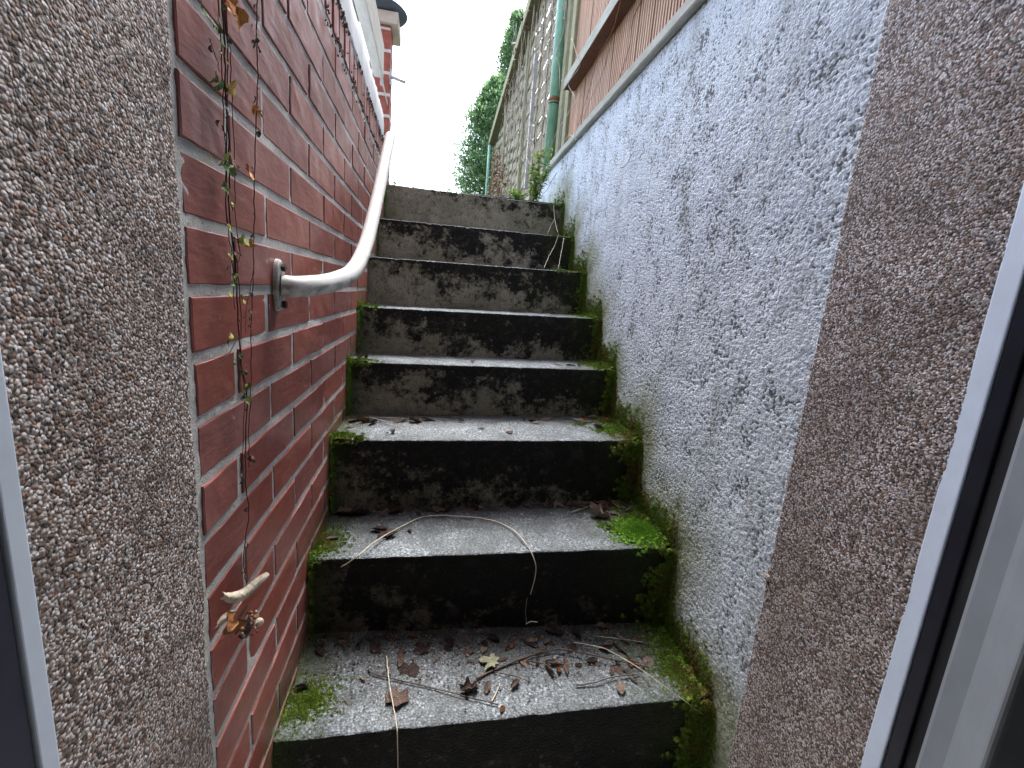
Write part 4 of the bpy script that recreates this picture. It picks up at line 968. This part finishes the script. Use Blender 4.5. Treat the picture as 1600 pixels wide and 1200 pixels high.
# tangle of dead vine over the woven fence
mb = MB()
for k in range(120):
    y = random.uniform(3.05, 6.6) if k % 3 else random.uniform(3.05, 4.2); z = random.uniform(1.0, 2.7) if k % 2 else random.uniform(1.8, 2.75); x = fx(y) - random.uniform(.03, .08); pts = []
    dy, dz = random.gauss(0, .045), random.gauss(-.07, .06)
    for s in range(random.randint(5, 12)):
        pts.append(Vector((x, y, z))); y += dy; z += dz; dy += random.gauss(0, .025); dz += random.gauss(0, .035); x = fx(y) - .035 - abs(random.gauss(0, .02))
        if z < .56 or y < 3.0: break
    if len(pts) > 2: mb.tube(smooth_path(pts, 3), random.uniform(.0014, .0034), 4)
for k in range(26):
    u = random.uniform(800, 868); v0 = random.uniform(-10, 150); p0 = on_x(u, v0, XW0 - .01, KW); pts = [p0 + Vector((random.gauss(0, .008), random.gauss(0, .02) + .01 * s * random.uniform(-1, 1), -s * .12)) for s in range(random.randint(3, 7))]
    pts = [p for p in pts if p.z > .56 and p.y > 2.99]
    if len(pts) > 2: mb.tube(smooth_path(pts, 3), random.uniform(.0012, .0026), 4)
tag(mb.build('dead_vine_tangle', M['drystem'], smooth=True), 'tangle of dead grey vine stems over the top of the woven fence', 'dead vine', kind='stuff')
# brown withered foliage on the fence by the far post
V, Fq = [], []
for _ in range(2600):
    y = random.gauss(7.0, .8); z = random.uniform(.55, 2.1 - abs(y - 7.1) * .5); 
    if random.random() < .06: y, z = random.uniform(3.4, 6.5), random.uniform(2.2, 2.55)
    c = Vector((fx(y) - abs(random.gauss(.03, .05)), y, z)); a = Vector((random.gauss(0, 1), random.gauss(0, 1), random.gauss(0, 1))).normalized(); s = a.orthogonal().normalized(); L = random.uniform(.012, .03)
    b = len(V); V += [tuple(c - a * L), tuple(c + s * L * .5), tuple(c + a * L), tuple(c - s * L * .5)]; Fq.append((b, b + 1, b + 2, b + 3))
tag(np_mesh('withered_foliage', V, Fq, m_leafy('withered_foliage', [(0, (.10, .05, .03)), (.5, (.26, .14, .08)), (.85, (.38, .26, .16)), (1, (.25, .28, .1))]), smooth=False), 'brown withered leaves clinging to the woven fence around the far green post', 'foliage', kind='stuff')

# ------------------------------------------------------------------ weeds at the top step
MW = m_leafy('weed_leaf', [(0, (.07, .15, .03)), (.5, (.15, .28, .05)), (1, (.30, .42, .09))], trans=.45)
def weed(base, h, ns, spread, label, nl=16, ls=.016):
    t_ = thing('weed', label, 'weed', tuple(base)); base = Vector(base); sm = MB(); V, Fq = [], []
    for k in range(ns):
        a = random.uniform(0, 6.28); top = base + Vector((math.cos(a) * spread * random.random(), math.sin(a) * spread * random.random(), h * random.uniform(.45, 1)))
        mid = base.lerp(top, .5) + Vector((random.gauss(0, .01), random.gauss(0, .01), 0)); pth = smooth_path([base + Vector((random.gauss(0, spread * .25), random.gauss(0, spread * .25), 0)), mid, top], 6)
        sm.tube(pth, [.0018 * (1 - .6 * i / len(pth)) for i in range(len(pth))], 5)
        for _ in range(nl):
            q = pth[random.randrange(len(pth) // 5, len(pth))]; d = Vector((random.gauss(0, 1), random.gauss(0, 1), random.gauss(.2, .6))).normalized(); s = d.cross(Vector((0, 0, 1))).normalized() if abs(d.z) < .95 else Vector((1, 0, 0))
            L = ls * random.uniform(.6, 1.4); b = len(V); c = q + d * L
            V += [tuple(q), tuple(c + s * L * .42 + Vector((0, 0, .002))), tuple(q + d * 2 * L + Vector((0, 0, -.35 * L))), tuple(c - s * L * .42 + Vector((0, 0, .002)))]; Fq.append((b, b + 1, b + 2, b + 3))
    sm.build('stem', plain('weed_stem', (.14, .2, .06), .7), t_, smooth=True); np_mesh('foliage', V, Fq, MW, t_, smooth=False); return rebase(t_, tuple(base))
p = on_y(835, 306, 2.72)
weed((p.x, 2.72, .535), .31, 17, .085, 'bright green leafy weed growing behind the right end of the top step', 26, .013)
p = on_y(812, 304, 2.74); weed((p.x, 2.74, .545), .05, 12, .085, 'low spreading green weed left of the tall one on the slab edge', 16, .011)
weed((-.215, 2.70, .52), .06, 6, .03, 'tiny weed sprouting at the left end of the top step', 8, .007)
weed((-.12, 2.72, .515), .035, 4, .03, 'tiny sprig with few leaves on the top step, right of the other sprig', 5, .006)

# ------------------------------------------------------------------ conifers beyond
MC = m_leafy('conifer_foliage', [(0, (.13, .22, .11)), (.45, (.20, .34, .15)), (.8, (.27, .43, .18)), (1, (.30, .46, .20))], .7, 3, .65)
def conifer(x, y, h, r, n, label, seed, thin=1.0):
    t_ = thing('conifer', label, 'tree', (x, y, GZ)); rd = random.Random(seed)
    m_ = MB(); m_.tube([(x, y, GZ - .05), (x + .02, y, GZ + h * .5), (x, y, GZ + h * .97)], [.07, .045, .008], 9); tr = m_.build('trunk', M['bark'], t_, smooth=True)
    V, Fq = [], []; lb = MB()
    for _ in range(n):
        u = rd.random() ** .85; z = GZ + .15 + u * (h - .2); a = rd.uniform(0, 6.28)
        env = r * (1 - u) ** .62 * (1 + .40 * noise.noise((a * 1.3, z * 1.7, seed)) + .30 * noise.noise((a * 4, z * 5, seed + 3)))
        L = env * rd.uniform(.75, 1.08) + .04; tip = Vector((x + L * math.cos(a), y + L * math.sin(a), z + L * .35 * rd.uniform(.2, 1.2))); root = Vector((x, y, z - .05))
        if rd.random() < .35: lb.tube([root, root.lerp(tip, .6) + Vector((0, 0, .02)), tip], [.008, .005, .002], 4, False)
        dirv = (tip - root).normalized()
        for j in range(30):                        # flat feathery sprays along the outer branch
            q = root.lerp(tip, rd.uniform(.45, 1.02)) + Vector((rd.gauss(0, .035), rd.gauss(0, .035), rd.gauss(0, .03)))
            d = (dirv + Vector((rd.gauss(0, .6), rd.gauss(0, .6), rd.gauss(.35, .5)))).normalized(); s = d.cross(Vector((rd.gauss(0, .4), rd.gauss(0, .4), 1))).normalized(); l = rd.uniform(.03, .065) * thin; w = l * .30
            b = len(V); V += [tuple(q), tuple(q + d * l * .5 + s * w), tuple(q + d * l), tuple(q + d * l * .5 - s * w)]; Fq.append((b, b + 1, b + 2, b + 3))
    lb.build('limbs', M['bark'], t_, smooth=True); np_mesh('crown', V, Fq, MC, t_, smooth=False); return rebase(t_, (x, y, GZ))
conifer(1.0, 8.9, 3.25, .92, 1400, 'bushy green conifer with a rounded outline left of the woven fence', 2)
conifer(1.52, 10.2, 5.05, .90, 1300, 'taller narrower conifer showing above the top rail of the woven fence', 5)
